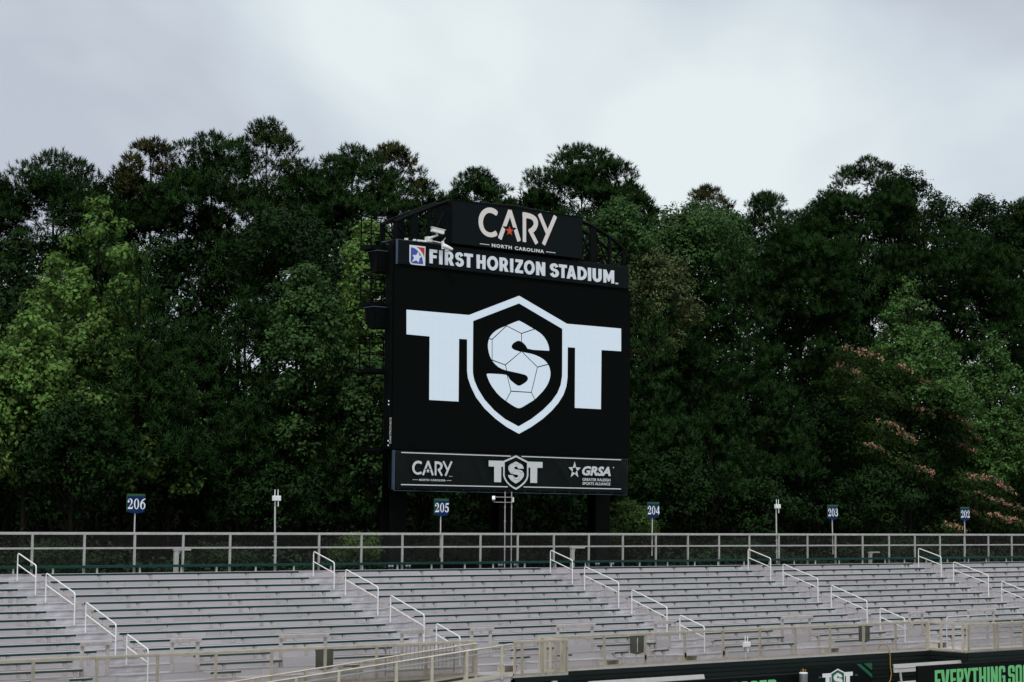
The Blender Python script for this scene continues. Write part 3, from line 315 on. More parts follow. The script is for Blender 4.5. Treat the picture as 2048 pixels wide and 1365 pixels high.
'cary_C':([[(4.64,8.917),(4.756,8.917),(4.855,8.93),(4.955,8.959),(5.029,8.991),(5.084,9.031),(5.084,9.096),(5.029,9.185),(4.97,9.212),(4.91,9.17),(4.841,9.138),(4.766,9.116),(4.686,9.108),(4.607,9.116),(4.532,9.138),(4.468,9.172),(4.407,9.225),(4.362,9.29),(4.332,9.359),(4.315,9.444),(4.312,9.518),(4.323,9.588),(4.349,9.666),(4.384,9.742),(4.438,9.813),(4.508,9.873),(4.582,9.91),(4.657,9.927),(4.741,9.928),(4.836,9.912),(4.915,9.886),(4.995,9.847),(5.055,9.871),(5.1,9.961),(5.094,10.027),(5.035,10.075),(4.965,10.11),(4.875,10.139),(4.776,10.153),(4.657,10.153),(4.547,10.133),(4.448,10.094),(4.358,10.041),(4.274,9.973),(4.203,9.891),(4.141,9.787),(4.105,9.687),(4.089,9.588),(4.085,9.489),(4.093,9.394),(4.123,9.29),(4.175,9.186),(4.241,9.101),(4.334,9.023),(4.433,8.968),(4.537,8.934)]],0),
'cary_A':([[(5.282,8.862),(5.303,8.86),(5.323,8.876),(5.517,9.315),(5.357,9.438),(5.138,8.952),(5.141,8.932),(5.154,8.919)],[(6.188,8.872),(6.212,8.869),(6.346,8.925),(6.361,8.942),(6.361,8.962),(5.856,10.164),(5.844,10.176),(5.825,10.18),(5.765,10.156),(5.71,10.18),(5.69,10.179),(5.674,10.164),(5.355,9.444),(5.576,9.449),(5.765,9.864),(5.94,9.449),(6.148,9.439),(5.994,9.32),(6.176,8.887)]],0),
'cary_R':([[(7.178,8.842),(7.201,8.844),(7.311,8.924),(7.32,8.937),(7.321,8.957),(7.046,9.339),(7.138,9.404),(7.216,9.493),(7.282,9.608),(7.315,9.722),(7.314,9.826),(7.276,9.927),(7.196,10.015),(7.072,10.081),(6.908,10.126),(6.739,10.146),(6.65,10.144),(6.625,10.156),(6.476,10.151),(6.463,10.135),(6.461,10.086),(6.452,10.075),(6.453,9.961),(6.463,9.946),(6.476,8.903),(6.5,8.889),(6.635,8.89),(6.651,8.897),(6.66,8.912),(6.653,9.911),(6.754,9.915),(6.888,9.902),(6.983,9.872),(7.042,9.821),(7.072,9.767),(7.077,9.707),(7.047,9.638),(6.988,9.571),(6.909,9.513),(6.808,9.464),(6.811,9.439),(6.782,9.414),(6.775,9.394),(7.161,8.855)]],0),
'cary_Y':([[(7.681,8.852),(7.703,8.851),(7.722,8.867),(8.366,10.11),(8.366,10.13),(8.354,10.144),(8.235,10.207),(8.215,10.209),(8.196,10.194),(7.862,9.551),(7.48,10.199),(7.465,10.208),(7.445,10.206),(7.33,10.139),(7.318,10.125),(7.321,10.097),(7.735,9.389),(7.768,9.369),(7.549,8.942),(7.564,8.913)]],0),
'cary_star':([[(5.753,9.492),(5.804,9.348),(5.957,9.343),(5.836,9.25),(5.879,9.103),(5.753,9.189),(5.626,9.103),(5.669,9.25),(5.548,9.343),(5.701,9.348)]],0),
'emblem_white':([[(0.71,8.239),(1.506,8.241),(1.494,7.457),(0.835,7.454),(0.781,7.469),(0.746,7.498),(0.72,7.541),(0.712,7.575)]],0),
'emblem_blue':([[(0.768,8.145),(0.924,8.13),(1.038,8.079),(1.139,8.008),(1.225,7.929),(1.292,7.844),(1.347,7.746),(1.38,7.634),(1.396,7.51),(0.862,7.504),(0.805,7.526),(0.762,7.568)]],0),
'emblem_red':([[(1.051,8.187),(1.458,8.18),(1.446,7.789),(1.396,7.899),(1.324,7.991),(1.237,8.079),(1.151,8.139)]],0),
'emblem_star':([[(1.147,8.006),(1.183,7.85),(1.32,7.84),(1.194,7.721),(1.165,7.558),(1.03,7.637),(0.814,7.55),(0.93,7.72),(0.849,7.842),(1.027,7.849)]],0)}
def outline_mesh(loops, depth, fx, fz, yf, m, name, skew=0):
    """closed outlines (u,v) become a plate: x=fx(u), z=fz(v), front face at y=yf"""
    cu = bpy.data.curves.new('o', 'CURVE'); cu.dimensions = '2D'; cu.fill_mode = 'BOTH'; cu.extrude = depth/2
    for l in loops:
        sp = cu.splines.new('POLY'); sp.points.add(len(l)-1); sp.use_cyclic_u = True
        for p, (u, v) in zip(sp.points, l): p.co = (fx(u)+skew*fz(v), fz(v), 0, 1)
    return curve_to(cu, depth, yf, m, name)
def curve_to(cu, depth, yf, m, name, fn=None):
    ob = bpy.data.objects.new('o', cu); COL.objects.link(ob)
    dg = bpy.context.evaluated_depsgraph_get(); me = bpy.data.meshes.new_from_object(ob.evaluated_get(dg))
    bpy.data.objects.remove(ob); bpy.data.curves.remove(cu)
    n = len(me.vertices); co = np.zeros(n*3, np.float32); me.vertices.foreach_get('co', co); co = co.reshape(-1,3)
    if fn is not None: co = fn(co)
    q = np.stack([co[:,0], yf + depth/2 - co[:,2], co[:,1]], 1)
    me.vertices.foreach_set('co', q.astype(np.float32).ravel()); me.materials.clear(); me.materials.append(m); me.name = name; me.update()
    return me
def text_mesh(body, x0, x1, z0, z1, yf, m, name, offset=.02, depth=.01, shear=0, spacing=1.0, rot=False):
    cu = bpy.data.curves.new('t', 'FONT'); cu.body = body; cu.offset = offset; cu.extrude = depth/2; cu.shear = shear; cu.space_character = spacing
    cu.resolution_u = 3
    def fn(co):
        a = co.min(0); b = co.max(0)
        u = (co[:,0]-a[0])/(b[0]-a[0]); v = (co[:,1]-a[1])/(b[1]-a[1]); c = co.copy()
        if rot: c[:,0] = x0+(1-v)*(x1-x0); c[:,1] = z0+u*(z1-z0)
        else: c[:,0] = x0+u*(x1-x0); c[:,1] = z0+v*(z1-z0)
        return c
    return curve_to(cu, depth, yf, m, name, fn)
def local(me, parent):
    o = ORG[parent.name]
    if o.length: me.transform(Matrix.Translation(-o))
    return me
def sub(name, me, parent, kind=None): return place(name, local(me, parent), parent, ORG[parent.name], kind)
def chain_link(name, m, parent, p, q, h, pitch=.06, r=.0014, hq=None):
    """diamond mesh as crossing wires between the ground line p-q and its top"""
    p = Vector(p); q = Vector(q); d = q-p; Lh = d.length; hq = h if hq is None else hq
    n = int(Lh/pitch); ks = np.arange(-int(h/pitch)-1, n+1)
    V = []; F = []
    dn = d/Lh; nrm = np.array([dn.y, -dn.x, 0]); base = 0
    for s_ in (1, -1):
        for k in ks:
            a = k*pitch; b = a + h
            a0, b0 = max(a, 0), min(b, Lh)
            if b0-a0 < .02: continue
            za, zb = (a0-a), (b0-a)
            if s_ < 0: za, zb = h-za, h-zb
            A = np.array(p + dn*a0) + np.array([0,0,za]); B = np.array(p + dn*b0) + np.array([0,0,zb])
            t = (B-A)/np.linalg.norm(B-A); s1 = np.cross(t, nrm); off = nrm*r*s_
            ring = [s1*r, -s1*r*.5+nrm*r*.87, -s1*r*.5-nrm*r*.87]
            for E_ in (A, B):
                for g in ring: V.append(E_+g+off)
            for j in range(3): F.append((base+j, base+(j+1)%3, base+3+(j+1)%3, base+3+j))
            base += 6
    V = np.array(V) - np.array(ORG[parent.name])
    return place(name, quick(V, np.array(F), name, m), parent, ORG[parent.name], 'stuff')
rnd = random.Random(4)

# ------------------------------------------------------------------ ground
prof = [(-400,0),(60.35,0),(60.6,4.2),(100,4.6),(125,9),(160,17),(1500,30)]
g = MB()
for (y0,z0),(y1,z1) in zip(prof[:-1], prof[1:]):
    g.add([(-900,y0,z0),(1500,y0,z0),(1500,y1,z1),(-900,y1,z1)], [(0,1,2,3)])
g.part('ground', MT['dirt'], kind='structure')
MB().add([(-200,-200,.004),(400,-200,.004),(400,42,.004),(-200,42,.004)], [(0,1,2,3)]).part('field', MT['grass'], kind='structure')
MB().add([(-200,42,.008),(400,42,.008),(400,60.2,.008),(-200,60.2,.008)], [(0,1,2,3)]).part('apron', MT['asph'], kind='structure')

# ------------------------------------------------------------------ bleachers
RISE, RUN, Y0, Z0 = .2032, .6498, 59.066, 4.491
yk = lambda k: Y0 - RUN*k
zk = lambda k: Z0 - RISE*k
ZT = lambda k: zk(k) - .43
cache = {}
def cached(key, fn):
    if key not in cache: cache[key] = fn()
    return cache[key]
def plank(Lb): return cached(('pl',round(Lb,2)), lambda: MB().bbox(0,Lb,.006,.245,-.012,0,.004).box(0,Lb,.02,.24,-.045,-.013).mesh('bench', MT['seat']))
def nose(Lb, a): return cached(('no',round(Lb,2),round(a,2)), lambda: MB().bbox(a,Lb,-.012,.019,-.068,-.004,.008).mesh('seat_front', MT['green']))
def capm(a): return cached(('cap',round(a,2)), lambda: MB().bbox(-.03,a-.004,-.008,.25,-.054,.004,.01).mesh('end_cap', MT['brack']))
bm = MB().box(-.05,.05,.006,.036,-.42,-.047).box(-.022,.022,.037,.2,-.09,-.047).prismx([(.037,-.09),(.16,-.09),(.037,-.25)],-.008,.008).mesh('bracket', MT['brack'])
def bench(sec, a, b, k, phase):
    Lb = b-a; cl = .22 if (k >= 3 and rnd.random() < .55) else .05
    p = place('bench', plank(Lb), sec, (a, yk(k), zk(k)))
    place('seat_front', nose(Lb, cl), p, (a, yk(k), zk(k)))
    place('end_cap', capm(cl), p, (a, yk(k), zk(k)))
    n0 = math.ceil((a+.12-phase)/1.9)
    xs = [phase+1.9*i for i in range(n0, n0+12) if phase+1.9*i < b-.3] + [b-.22]
    for x in xs: place('bracket', bm, p, (x, yk(k), zk(k)))
SECT = [
 (17.6,28.2,'leftmost bleacher section, cut off by the left picture edge',{11:[(17.6,27.1)],12:[(17.6,27.09)],13:[(17.6,25.2),(26.12,27.05)]}),
 (29.6,39.55,'wide bleacher section at the left, under the left antenna mast',{11:[(30.85,33.79),(35.6,38.4)],12:[(30.85,33.79),(35.64,38.2)],13:[(30.82,31.91),(35.37,36.26)]}),
 (41.02,50.8,'bleacher section in the middle, right under the scoreboard',{11:[(42.62,44.9),(46.9,49.7)],12:[(42.75,44.85),(46.66,49.54)],13:[(42.21,43.12),(44.11,44.98),(46.72,47.59),(48.57,49.54)]}),
 (52.25,62.1,'bleacher section right of the scoreboard, under the round bright green bush',{11:[(52.4,56.3),(58.3,62.1)],12:[(52.25,56.21),(58.01,62.1)],13:[(52.31,56.21),(58.12,62.07)]}),
 (63.36,73.55,'bleacher section above the jutting platform, under the dark trees',{11:[(64.6,67.5),(69.3,73)],12:[(64.6,67.5),(69.3,73)],13:[(64.6,66.5),(69.5,73)]}),
 (74.9,85.2,'rightmost bleacher section, under the pink blossoms, cut off by the picture edge',{11:[(74.9,85.2)],12:[(74.9,85.2)],13:[(74.9,85.2)]}),
]
def riser(Lr): return cached(('ri',round(Lr,2)), lambda: MB().box(.003,Lr-.003,0,.02,-.004,.196).box(.003,Lr-.003,-.012,.02,.1965,.2032).mesh('riser_panel', MT['alu']))
def tread(Lt): return cached(('tr',round(Lt,2)), lambda: MB().box(0,Lt,.0,RUN-.014,-.03,-.001).mesh('tread', MT['tread']))
def stepm(Lr): return cached(('st',round(Lr,2)), lambda: MB().box(.004,Lr-.004,0,.02,-.004,.190).box(.004,Lr-.004,-.022,RUN-.026,.1905,.2032).box(.004,Lr-.004,-.026,-.0225,.182,.2036).mesh('step', MT['step']))
for a, b, lab, low in SECT:
    s = thing('bleacher_section', lab, 'bleachers', (a, yk(13), 0), 'bleacher sections between the aisle stairs')
    ph = a+.25
    for k in range(14):
        for (p, q) in low.get(k, [(a, b)]): bench(s, p, q, k, ph)
        if k < 13: place('tread', tread(b-a), s, (a, yk(k+1)+.062, ZT(k)))
        # riser panels: joints differ from row to row
        cuts = [a] + [a + (b-a)*t for t in ((.31+.02*(k%5)), (.66+.03*((k*2)%4)))] + [b]
        for c0, c1 in zip(cuts[:-1], cuts[1:]): place('riser_panel', riser(round(c1-c0,2)), s, (c0, yk(k)+.04, ZT(k)))
    place('riser_panel', riser(round(b-a,2)), s, (a, yk(-1)+.04, ZT(-1)))
    place('tread', tread(b-a), s, (a, yk(0)+.062, ZT(-1)))
AISL = [(28.2,29.6,'leftmost aluminium stairs of the bleachers'),(39.55,41.02,'aluminium stairs left of the scoreboard, leading down to the ramp'),(50.8,52.25,'aluminium stairs under the right half of the scoreboard'),(62.1,63.36,'aluminium stairs under the right antenna mast'),(73.55,74.9,'rightmost aluminium stairs of the bleachers')]
for a, b, lab in AISL:
    s = thing('aisle_stairs', lab, 'stairs', (a, yk(13), 0), 'aisle stairs between the bleacher sections')
    for k in range(-1, 14): place('step', stepm(b-a), s, (a+.002, yk(k)+.04, ZT(k)))
# long top bench under the fence
s = thing('top_bench', 'long dark green bench running under the chain link fence along the top row', 'bench', (17.6, yk(-1), 4.27))
Lx = 92-17.6
for i in range(12):
    a = 17.6+i*6.2
    p = place('plank', MB().bbox(0.004,6.196,0,.24,-.012,0,.003).mesh('plank', MT['green']), s, (a, 59.72, 4.735))
    place('seat_front', MB().bbox(0.004,6.196,-.02,-.001,-.085,-.002,.012).mesh('seat_front', MT['green']), p, (a, 59.72, 4.735))
    for j in range(4): place('bracket', MB().box(-.03,.03,.02,.05,-.27,-.013).mesh('bracket', MT['brack']), p, (a+.4+j*1.6, 59.72, 4.735))
s = thing('top_landing', 'narrow aluminium landing behind the top bench at the foot of the upper fence', 'landing', (17.6, 59.76, 4.4))
for i in range(12): place('plank', MB().box(0.003,6.197,.02,.56,-.03,0).mesh('plank', MT['alu']), s, (17.6+i*6.2, 59.76, 4.46))

# handrails: four per aisle, down the middle of the stairs
RAILS = [(59.25,57.95,5.17,4.80),(57.25,55.32,4.58,4.02),(54.6,52.72,3.77,3.19),(52.05,50.8,2.94,2.56)]
def tread_z(y):
    k = math.ceil((Y0+.04-y)/RUN)-1
    return ZT(k) if k < 13 else ZT(13)
ordn = ['topmost', 'second from the top', 'third from the top', 'lowest']
protos = []
for i, (ya, yb, za, zb) in enumerate(RAILS):
    x0 = 28.9
    t = thing('handrail', 'x', 'handrail', (x0, yb, tread_z(yb)), 'white handrails down the aisle stairs')
    r = .0215
    MB().tube(rounded([(x0,ya,tread_z(ya)),(x0,ya,za),(x0,yb,zb),(x0,yb,tread_z(yb))], .09), r).part('top_rail', MT['white'], t)
    MB().tube([(x0,ya-.02,za-.37),(x0,yb+.02,zb-.37)], r*.9).part('lower_rail', MT['white'], t)
    for yy in (ya, yb): MB().bbox(x0-.07,x0+.07,yy-.05,yy+.05,tread_z(yy),tread_z(yy)+.014).part('foot_plate', MT['brack'], t)
    protos.append(t)
for j, (cx, lab) in enumerate([(28.9,'on the leftmost stairs'),(40.3,'on the stairs left of the scoreboard'),(51.5,'on the stairs under the scoreboard'),(62.73,'on the stairs under the right antenna mast'),(74.2,'on the rightmost stairs')]):
    for i, p in enumerate(protos):
        L_ = '%s white handrail %s' % (ordn[i], lab)
        if j == 0: p['label'] = L_
        elif not (j == 4 and i == 3): copy_tree(p, (cx, p.location.y, p.location.z), L_)

# ------------------------------------------------------------------ walkway in front, dark siding wall
FY = 49.7
s = thing('front_walkway', 'aluminium walkway running along the foot of the bleachers behind the front fence', 'walkway', (17, FY, 1.3))
def planks(x0, x1, y0, y1, n, z, par):
    for i in range(n):
        wd = (y1-y0)/n
        x = x0
        while x < x1-.1:
            e_ = min(x+7.3, x1)
            MB().bbox(x+.004, e_-.004, y0+i*wd+.004, y0+(i+1)*wd-.004, z-.04, z, .004).part('plank', MT['tread'], par); x = e_
planks(17, 40.6, FY-.1, yk(13)+.036, 4, 1.415, s); planks(40.6, 42.9, 48.45, yk(13)+.036, 6, 1.415, s); planks(42.9, 62.66, FY-.1, yk(13)+.036, 4, 1.415, s)
planks(62.66, 86, 47.8, yk(13)+.036, 9, 1.415, s)
def siding(name, lab, p, q, top, nrow=9, h=.155):
    t = thing(name, lab, 'wall', (p[0], p[1], 0)); d = Vector((q[0]-p[0], q[1]-p[1], 0)); Lw = d.length; d /= Lw; n = Vector((d.y, -d.x, 0))
    for i in range(nrow):
        z1 = top - i*h; z0 = max(z1-h+.008, 0.01)
        a = 0; j = 0
        while a < Lw-.05:
            b = min(a + (4.9 if (j or i % 2 == 0) else 2.6), Lw); j += 1
            P = Vector((p[0],p[1],0)) + d*(a+.003); Q = Vector((p[0],p[1],0)) + d*(b-.003)
            o1, o2 = n*.004, n*.022
            vs = [P+o1, Q+o1, Q+o2, P+o2]
            pts = [v + Vector((0,0,z)) for v, z in zip([P, Q, Q, P], [z1]*4)]
            m_ = MB().add([P-n*.02+Vector((0,0,z0)),Q-n*.02+Vector((0,0,z0)),Q+o2+Vector((0,0,z0)),P+o2+Vector((0,0,z0)),P-n*.02+Vector((0,0,z1)),Q-n*.02+Vector((0,0,z1)),Q+o1+Vector((0,0,z1)),P+o1+Vector((0,0,z1))],
                [(0,1,2,3),(7,6,5,4),(3,2,6,7),(0,3,7,4),(1,5,6,2),(0,4,5,1)])
            m_.part('siding_board', MT['wall'], t); a = b
    return t
siding('siding_wall', 'long dark green siding wall under the front fence, left of the silver cylinder and beyond', (42.95,FY-.13), (62.62,FY-.13), 1.37)
siding('siding_wall', 'short dark siding wall jutting towards the field beside the yellow hose', (62.64,FY-.13), (62.64,47.72), 1.37)
siding('siding_wall', 'dark siding wall behind the EVERYTHING board at the right edge', (62.66,47.70), (86,47.70), 1.37)
siding('siding_wall', 'dark siding wall below the ramp landing in the lower middle', (40.6,48.38), (42.93,48.38), 1.37)
siding('siding_wall', 'dark siding wall under the front fence at the left, behind the ramp', (17,FY-.13), (40.58,FY-.13), 1.37)

# ------------------------------------------------------------------ fences
def fence(t, xs, p, q, zb, zt, m, wm, mid=None, bottom=True, pr=.04, postm=None, square=True, pitch=.06, wr=.0014, rr=.028, cl=True, skirt=True):
    """straight fence along p-q; xs = post distances from p"""
    P = Vector((*p,0)); Q = Vector((*q,0)); d = (Q-P); Lf = d.length; d /= Lf; n = Vector((d.y,-d.x,0))
    at = lambda s_, z, off=0: P + d*s_ + n*off + Vector((0,0,z))
    for x in xs: MB().beam(at(x,zb-.02), at(x,zt-.02), pr*2, pr*1.4, up=tuple(n)).part('post', postm or m, t)
    MB().beam(at(0,zt), at(Lf,zt), .05, .085).part('top_rail', m, t)
    if mid is not None: MB().beam(at(0,mid), at(Lf,mid), .045, .06).part('mid_rail', m, t)
    if skirt: MB().beam(at(0,zb+.045), at(Lf,zb+.045), .05, .075).part('bottom_rail', m, t)
    a, b = at(0,zb+.02,.045), at(Lf,zb+.02,.045)
    if cl: chain_link('chain_link', wm, t, a, b, zt-zb, pitch, .0025 if wm == MT['wiret'] else wr)
BY = 60.0
bf = thing('upper_fence', 'long grey chain link fence with two rails along the top of the bleachers', 'fence', (16.6, BY, 4.45))
fence(bf, [.02+1.88*i for i in range(41)], (16.58,BY), (92.2,BY), 4.48, 5.79, MT['galv'], MT['wire'], mid=5.30, pr=.036, skirt=False)
f1 = thing('front_fence', 'beige chain link fence along the walkway at the lower left', 'fence', (18, FY, 1.42))
fence(f1, [.1+1.9*i+.98 for i in range(12)], (18.0,FY), (39.95,FY), 1.42, 2.48, MT['tan'], MT['wiret'])
f2 = thing('front_fence', 'beige chain link fence above the long dark wall in the lower right', 'fence', (42.75, FY, 1.42))
fence(f2, [.02,.98]+[2.86+1.9*i for i in range(9)], (42.75,FY), (62.62,FY), 1.42, 2.49, MT['tan'], MT['wiret'])
for k_, x in enumerate((47.48,49.39,51.3)):
    MB().box(x-.03,x+.03,FY-.075,FY-.05,1.62,1.78).part('dark_clip', MT['black'], f2)
f3 = thing('platform_fence', 'beige fence around the jutting platform at the lower right corner', 'fence', (62.64, 48.6, 1.42))
fence(f3, [.03,.12,.72,1.3,1.75], (62.64,FY-.02), (62.64,47.8), 1.42, 2.48, MT['tan'], MT['wiret'], cl=False)
fence(f3, [.05,.12,1.75,1.95,3.6,5.4,7.2], (62.68,47.78), (72,47.78), 1.42, 2.46, MT['tan'], MT['wiret'])
f3b = thing('platform_fence', 'grey inner chain link fence behind the jutting platform at the right edge', 'fence', (64.3, 49.6, 1.42))
fence(f3b, [.1,1.7,3.3,4.9,6.5], (64.4,49.35), (72,49.35), 1.42, 2.50, MT['galv'], MT['wire'], mid=2.2)
MB().tube(rounded([(64.2,49.9,1.42),(64.2,49.9,2.63),(66.8,49.9,2.66),(66.8,49.9,1.42)],.12),.022).part('guard_loop', MT['pole'], f3b)
f4 = thing('landing_fence', 'beige fence boxing in the landing at the top of the ramp', 'fence', (41.6, 48.5, 1.42))
fence(f4, [.04,.35,1.2,1.75,2.14,2.24], (40.62,48.48), (42.88,48.48), 1.42, 2.49, MT['tan'], MT['wiret'])
fence(f4, [.05,.3,.85], (42.9,FY-.06), (42.9,48.52), 1.42, 2.47, MT['tan'], MT['wiret'], cl=False)
# ramp: slopes down to the left
zr = lambda x: 1.42 + (min(x,40.2)-40.2)*.088
rp = thing('ramp', 'grey access ramp sloping down to the left from the landing', 'ramp', (30, 49, 0))
MB().add([(28,48.5,zr(28)-.1),(40.6,48.5,zr(40.6)-.1),(40.6,49.5,zr(40.6)-.1),(28,49.5,zr(28)-.1),(28,48.5,zr(28)),(40.6,48.5,zr(40.6)),(40.6,49.5,zr(40.6)),(28,49.5,zr(28))],
   [(0,3,2,1),(4,5,6,7),(0,1,5,4),(1,2,6,5),(2,3,7,6),(3,0,4,7)]).part('deck', MT['deckg'], rp)
MB().add([(28,48.47,zr(28)-.24),(40.5,48.47,zr(40.5)-.24),(40.5,48.47,zr(40.5)-.02),(28,48.47,zr(28)-.02),(28,48.495,zr(28)-.24),(40.5,48.495,zr(40.5)-.24),(40.5,48.495,zr(40.5)-.02),(28,48.495,zr(28)-.02)],
   [(0,1,2,3),(4,7,6,5),(0,4,5,1),(1,5,6,2),(2,6,7,3),(3,7,4,0)]).part('side_plate', MT['alu'], rp)
MB().add([(28,48.51,.02),(40.5,48.51,.02),(40.5,48.51,zr(40.5)-.11),(28,48.51,zr(28)-.11),(28,48.55,.02),(40.5,48.55,.02),(40.5,48.55,zr(40.5)-.11),(28,48.55,zr(28)-.11)],
   [(0,1,2,3),(4,7,6,5),(0,4,5,1),(1,5,6,2),(2,6,7,3),(3,7,4,0)]).part('skirt', MT['wall'], rp)
def ramp_rail(lab, Y, posts, handside, xa, xb, h):
    t = thing('ramp_railing', lab, 'railing', (35, Y, zr(35)), 'railings of the access ramp')
    for x in posts: MB().bbox(x-.045,x+.045,Y-.03,Y+.03,zr(x)-.05,zr(x)+h-.02,.006).part('post', MT['tan'], t)
    MB().tube([(xa,Y,zr(xa)+h),(xb,Y,zr(xb)+h)], .027).part('top_rail', MT['tan'], t)
    MB().tube([(xa,Y+handside,zr(xa)+h-.17),(xb,Y+handside,zr(xb)+h-.17)], .024).part('handrail', MT['white'], t)
    MB().beam((xa,Y,zr(xa)+.1),(xb,Y,zr(xb)+.1), .04, .07).part('bottom_rail', MT['tan'], t)
    # sheared diamond mesh that follows the slope
    V = []; F = []; b0 = 0; pit = .06; hh = h-.1
    for s_ in (1,-1):
        x = xa-hh
        while x < xb:
            a0, b1 = max(x, xa), min(x+hh, xb)
            if b1-a0 > .03:
                za, zb = a0-x, b1-x
                if s_ < 0: za, zb = hh-za, hh-zb
                A = Vector((a0,Y+.035*(-1 if handside<0 else 1)+s_*.002,zr(a0)+.1+za)); B = Vector((b1,A.y,zr(b1)+.1+zb)); d = (B-A).normalized(); n_ = Vector((0,1,0)); u = d.cross(n_)
                for E_ in (A,B):
                    for gg in (u*.0026, -u*.0013+n_*.0022, -u*.0013-n_*.0022): V.append(E_+gg)
                for j in range(3): F.append((b0+j,b0+(j+1)%3,b0+3+(j+1)%3,b0+3+j))
                b0 += 6
            x += pit
    V = np.array([tuple(v) for v in V]) - np.array(ORG[t.name])
    place('chain_link', quick(V, np.array(F), 'chain_link', MT['wiret']), t, ORG[t.name], 'stuff')
ramp_rail('far railing of the access ramp, chain link with a pale handrail', 49.42, [30.3,31.7,33.4,35.4,36.75,38.1,39.4,39.85], -.09, 28.5, 39.9, 1.04)
ramp_rail('near railing of the access ramp, closest to the field', 48.44, [29.6,31.3,32.4,33.9,36.0,37.35,38.7,40.1], .09, 28.5, 40.55, 1.02)

# guard frames in front of the wheelchair places
GU = [(27.07,27.94,'at the far left, left of the lowest handrail'),(29.98,30.9,'with a square hole, right of the leftmost lowest handrail'),(33.76,35.46,'the wide one above the left pennant sign'),(38.35,39.15,'above the crowd barrier'),
      (41.21,42.06,'beside the lowest handrail right of the crowd barrier'),(44.97,46.6,'the wide one above the ramp landing'),(49.57,50.34,'right of the middle pennant sign'),(56.2,57.8,'the wide one right of the antenna box on the front fence'),(63.7,64.55,'above the left corner of the jutting platform'),(67.48,69.23,'the wide one above the platform fence at the right')]
for a, b, lab in GU:
    t = thing('guard_frame', 'weathered aluminium guard frame ' + lab, 'guard frame', (a, 51.3, 1.826), 'guard frames at the wheelchair places')
    MB().bbox(a-.05,b+.05,51.27,51.33,2.68,2.80,.01).part('top_board', MT['brack'], t)
    for x in (a+.03, b-.03):
        MB().bbox(x-.05,x+.05,51.335,51.41,1.83,2.79,.008).part('post', MT['brack'], t)
    if 'square' in lab: MB().bbox(b-.32,b-.2,51.262,51.268,2.60,2.72,.001).part('hole_plate', MT['galv'], t)
    MB().box(a+.09,b-.09,51.345,51.36,1.85,2.12).part('kick_panel', MT['alu'], t)
# aluminium step boxes on the walkway
for x, lab in [(46.0,'under the pennant sign back in the middle'),(49.75,'right of the pennant sign back in the middle'),(41.5,'inside the gap above the ramp landing'),(57.3,'behind the front fence near the yellow hose'),(63.75,'inside the jutting platform on the right')]:
    t = thing('step_box', 'open aluminium step box ' + lab, 'step', (x, 50.1, 1.415), 'step boxes on the walkway')
    MB().bbox(x,x+.62,50.0,50.4,1.62,1.66,.006).part('top_plate', MT['tread'], t)
    MB().box(x+.02,x+.04,50.02,50.38,1.418,1.618).part('side_plate', MT['tan'], t); MB().box(x+.58,x+.60,50.02,50.38,1.418,1.618).part('side_plate', MT['tan'], t)
    MB().box(x+.045,x+.575,50.33,50.35,1.42,1.60).part('back_plate', MT['tan'], t)
# steel crowd barrier leaning inside the ramp railing
t = thing('crowd_barrier', 'grey steel crowd barrier with thin vertical bars behind the ramp railing', 'barrier', (38.2, 50.15, 1.42))
MB().tube(rounded([(36.85,50.15,1.5),(36.85,50.15,2.42),(39.55,50.15,2.42),(39.55,50.15,1.5)],.12),.02).part('frame', MT['hoop'], t)
MB().tube([(36.85,50.15,1.62),(39.55,50.15,1.62)],.016).part('bottom_bar', MT['hoop'], t)
for i in range(1,17): MB().tube([(36.85+i*.159,50.15,1.62),(36.85+i*.159,50.15,2.42)],.009,6).part('bar', MT['hoop'], t)
for x in (37.2,39.2): MB().beam((x,49.85,1.44),(x,50.45,1.44),.04,.03).part('foot', MT['hoop'], t)
# pennant shaped sign backs behind the front fence
for x, lab, tilt in [(34.42,'left one, behind the ramp railings',.0),(47.35,'middle one, with a pale strip down its centre',.1),(59.25,'right one, left of the jutting platform',-.05)]:
    t = thing('pennant_sign', 'back of a dark green pennant sign, ' + lab, 'sign', (x, 49.95, 2.42), 'pennant sign backs behind the front fence')
    MB().prism([(x-.31,1.84),(x,1.78),(x+.31,1.84),(x+.32,2.42),(x-.32,2.42)], 49.93, 49.955).part('panel', MT['pgreen'], t)
    MB().tube([(x,49.915,1.87),(x,49.915,2.34)], .014).part('strip', MT['swhite'] if tilt > 0 else MT['pole'], t)
    for xx in (x-.28,x+.28): MB().bbox(xx-.012,xx+.012,49.912,49.929,1.9,2.38,.003).part('edge_strip', MT['pgreen'], t)
    MB().tube([(x,49.985,1.42),(x,49.985,2.44)], .02).part('pole', MT['pole'], t)

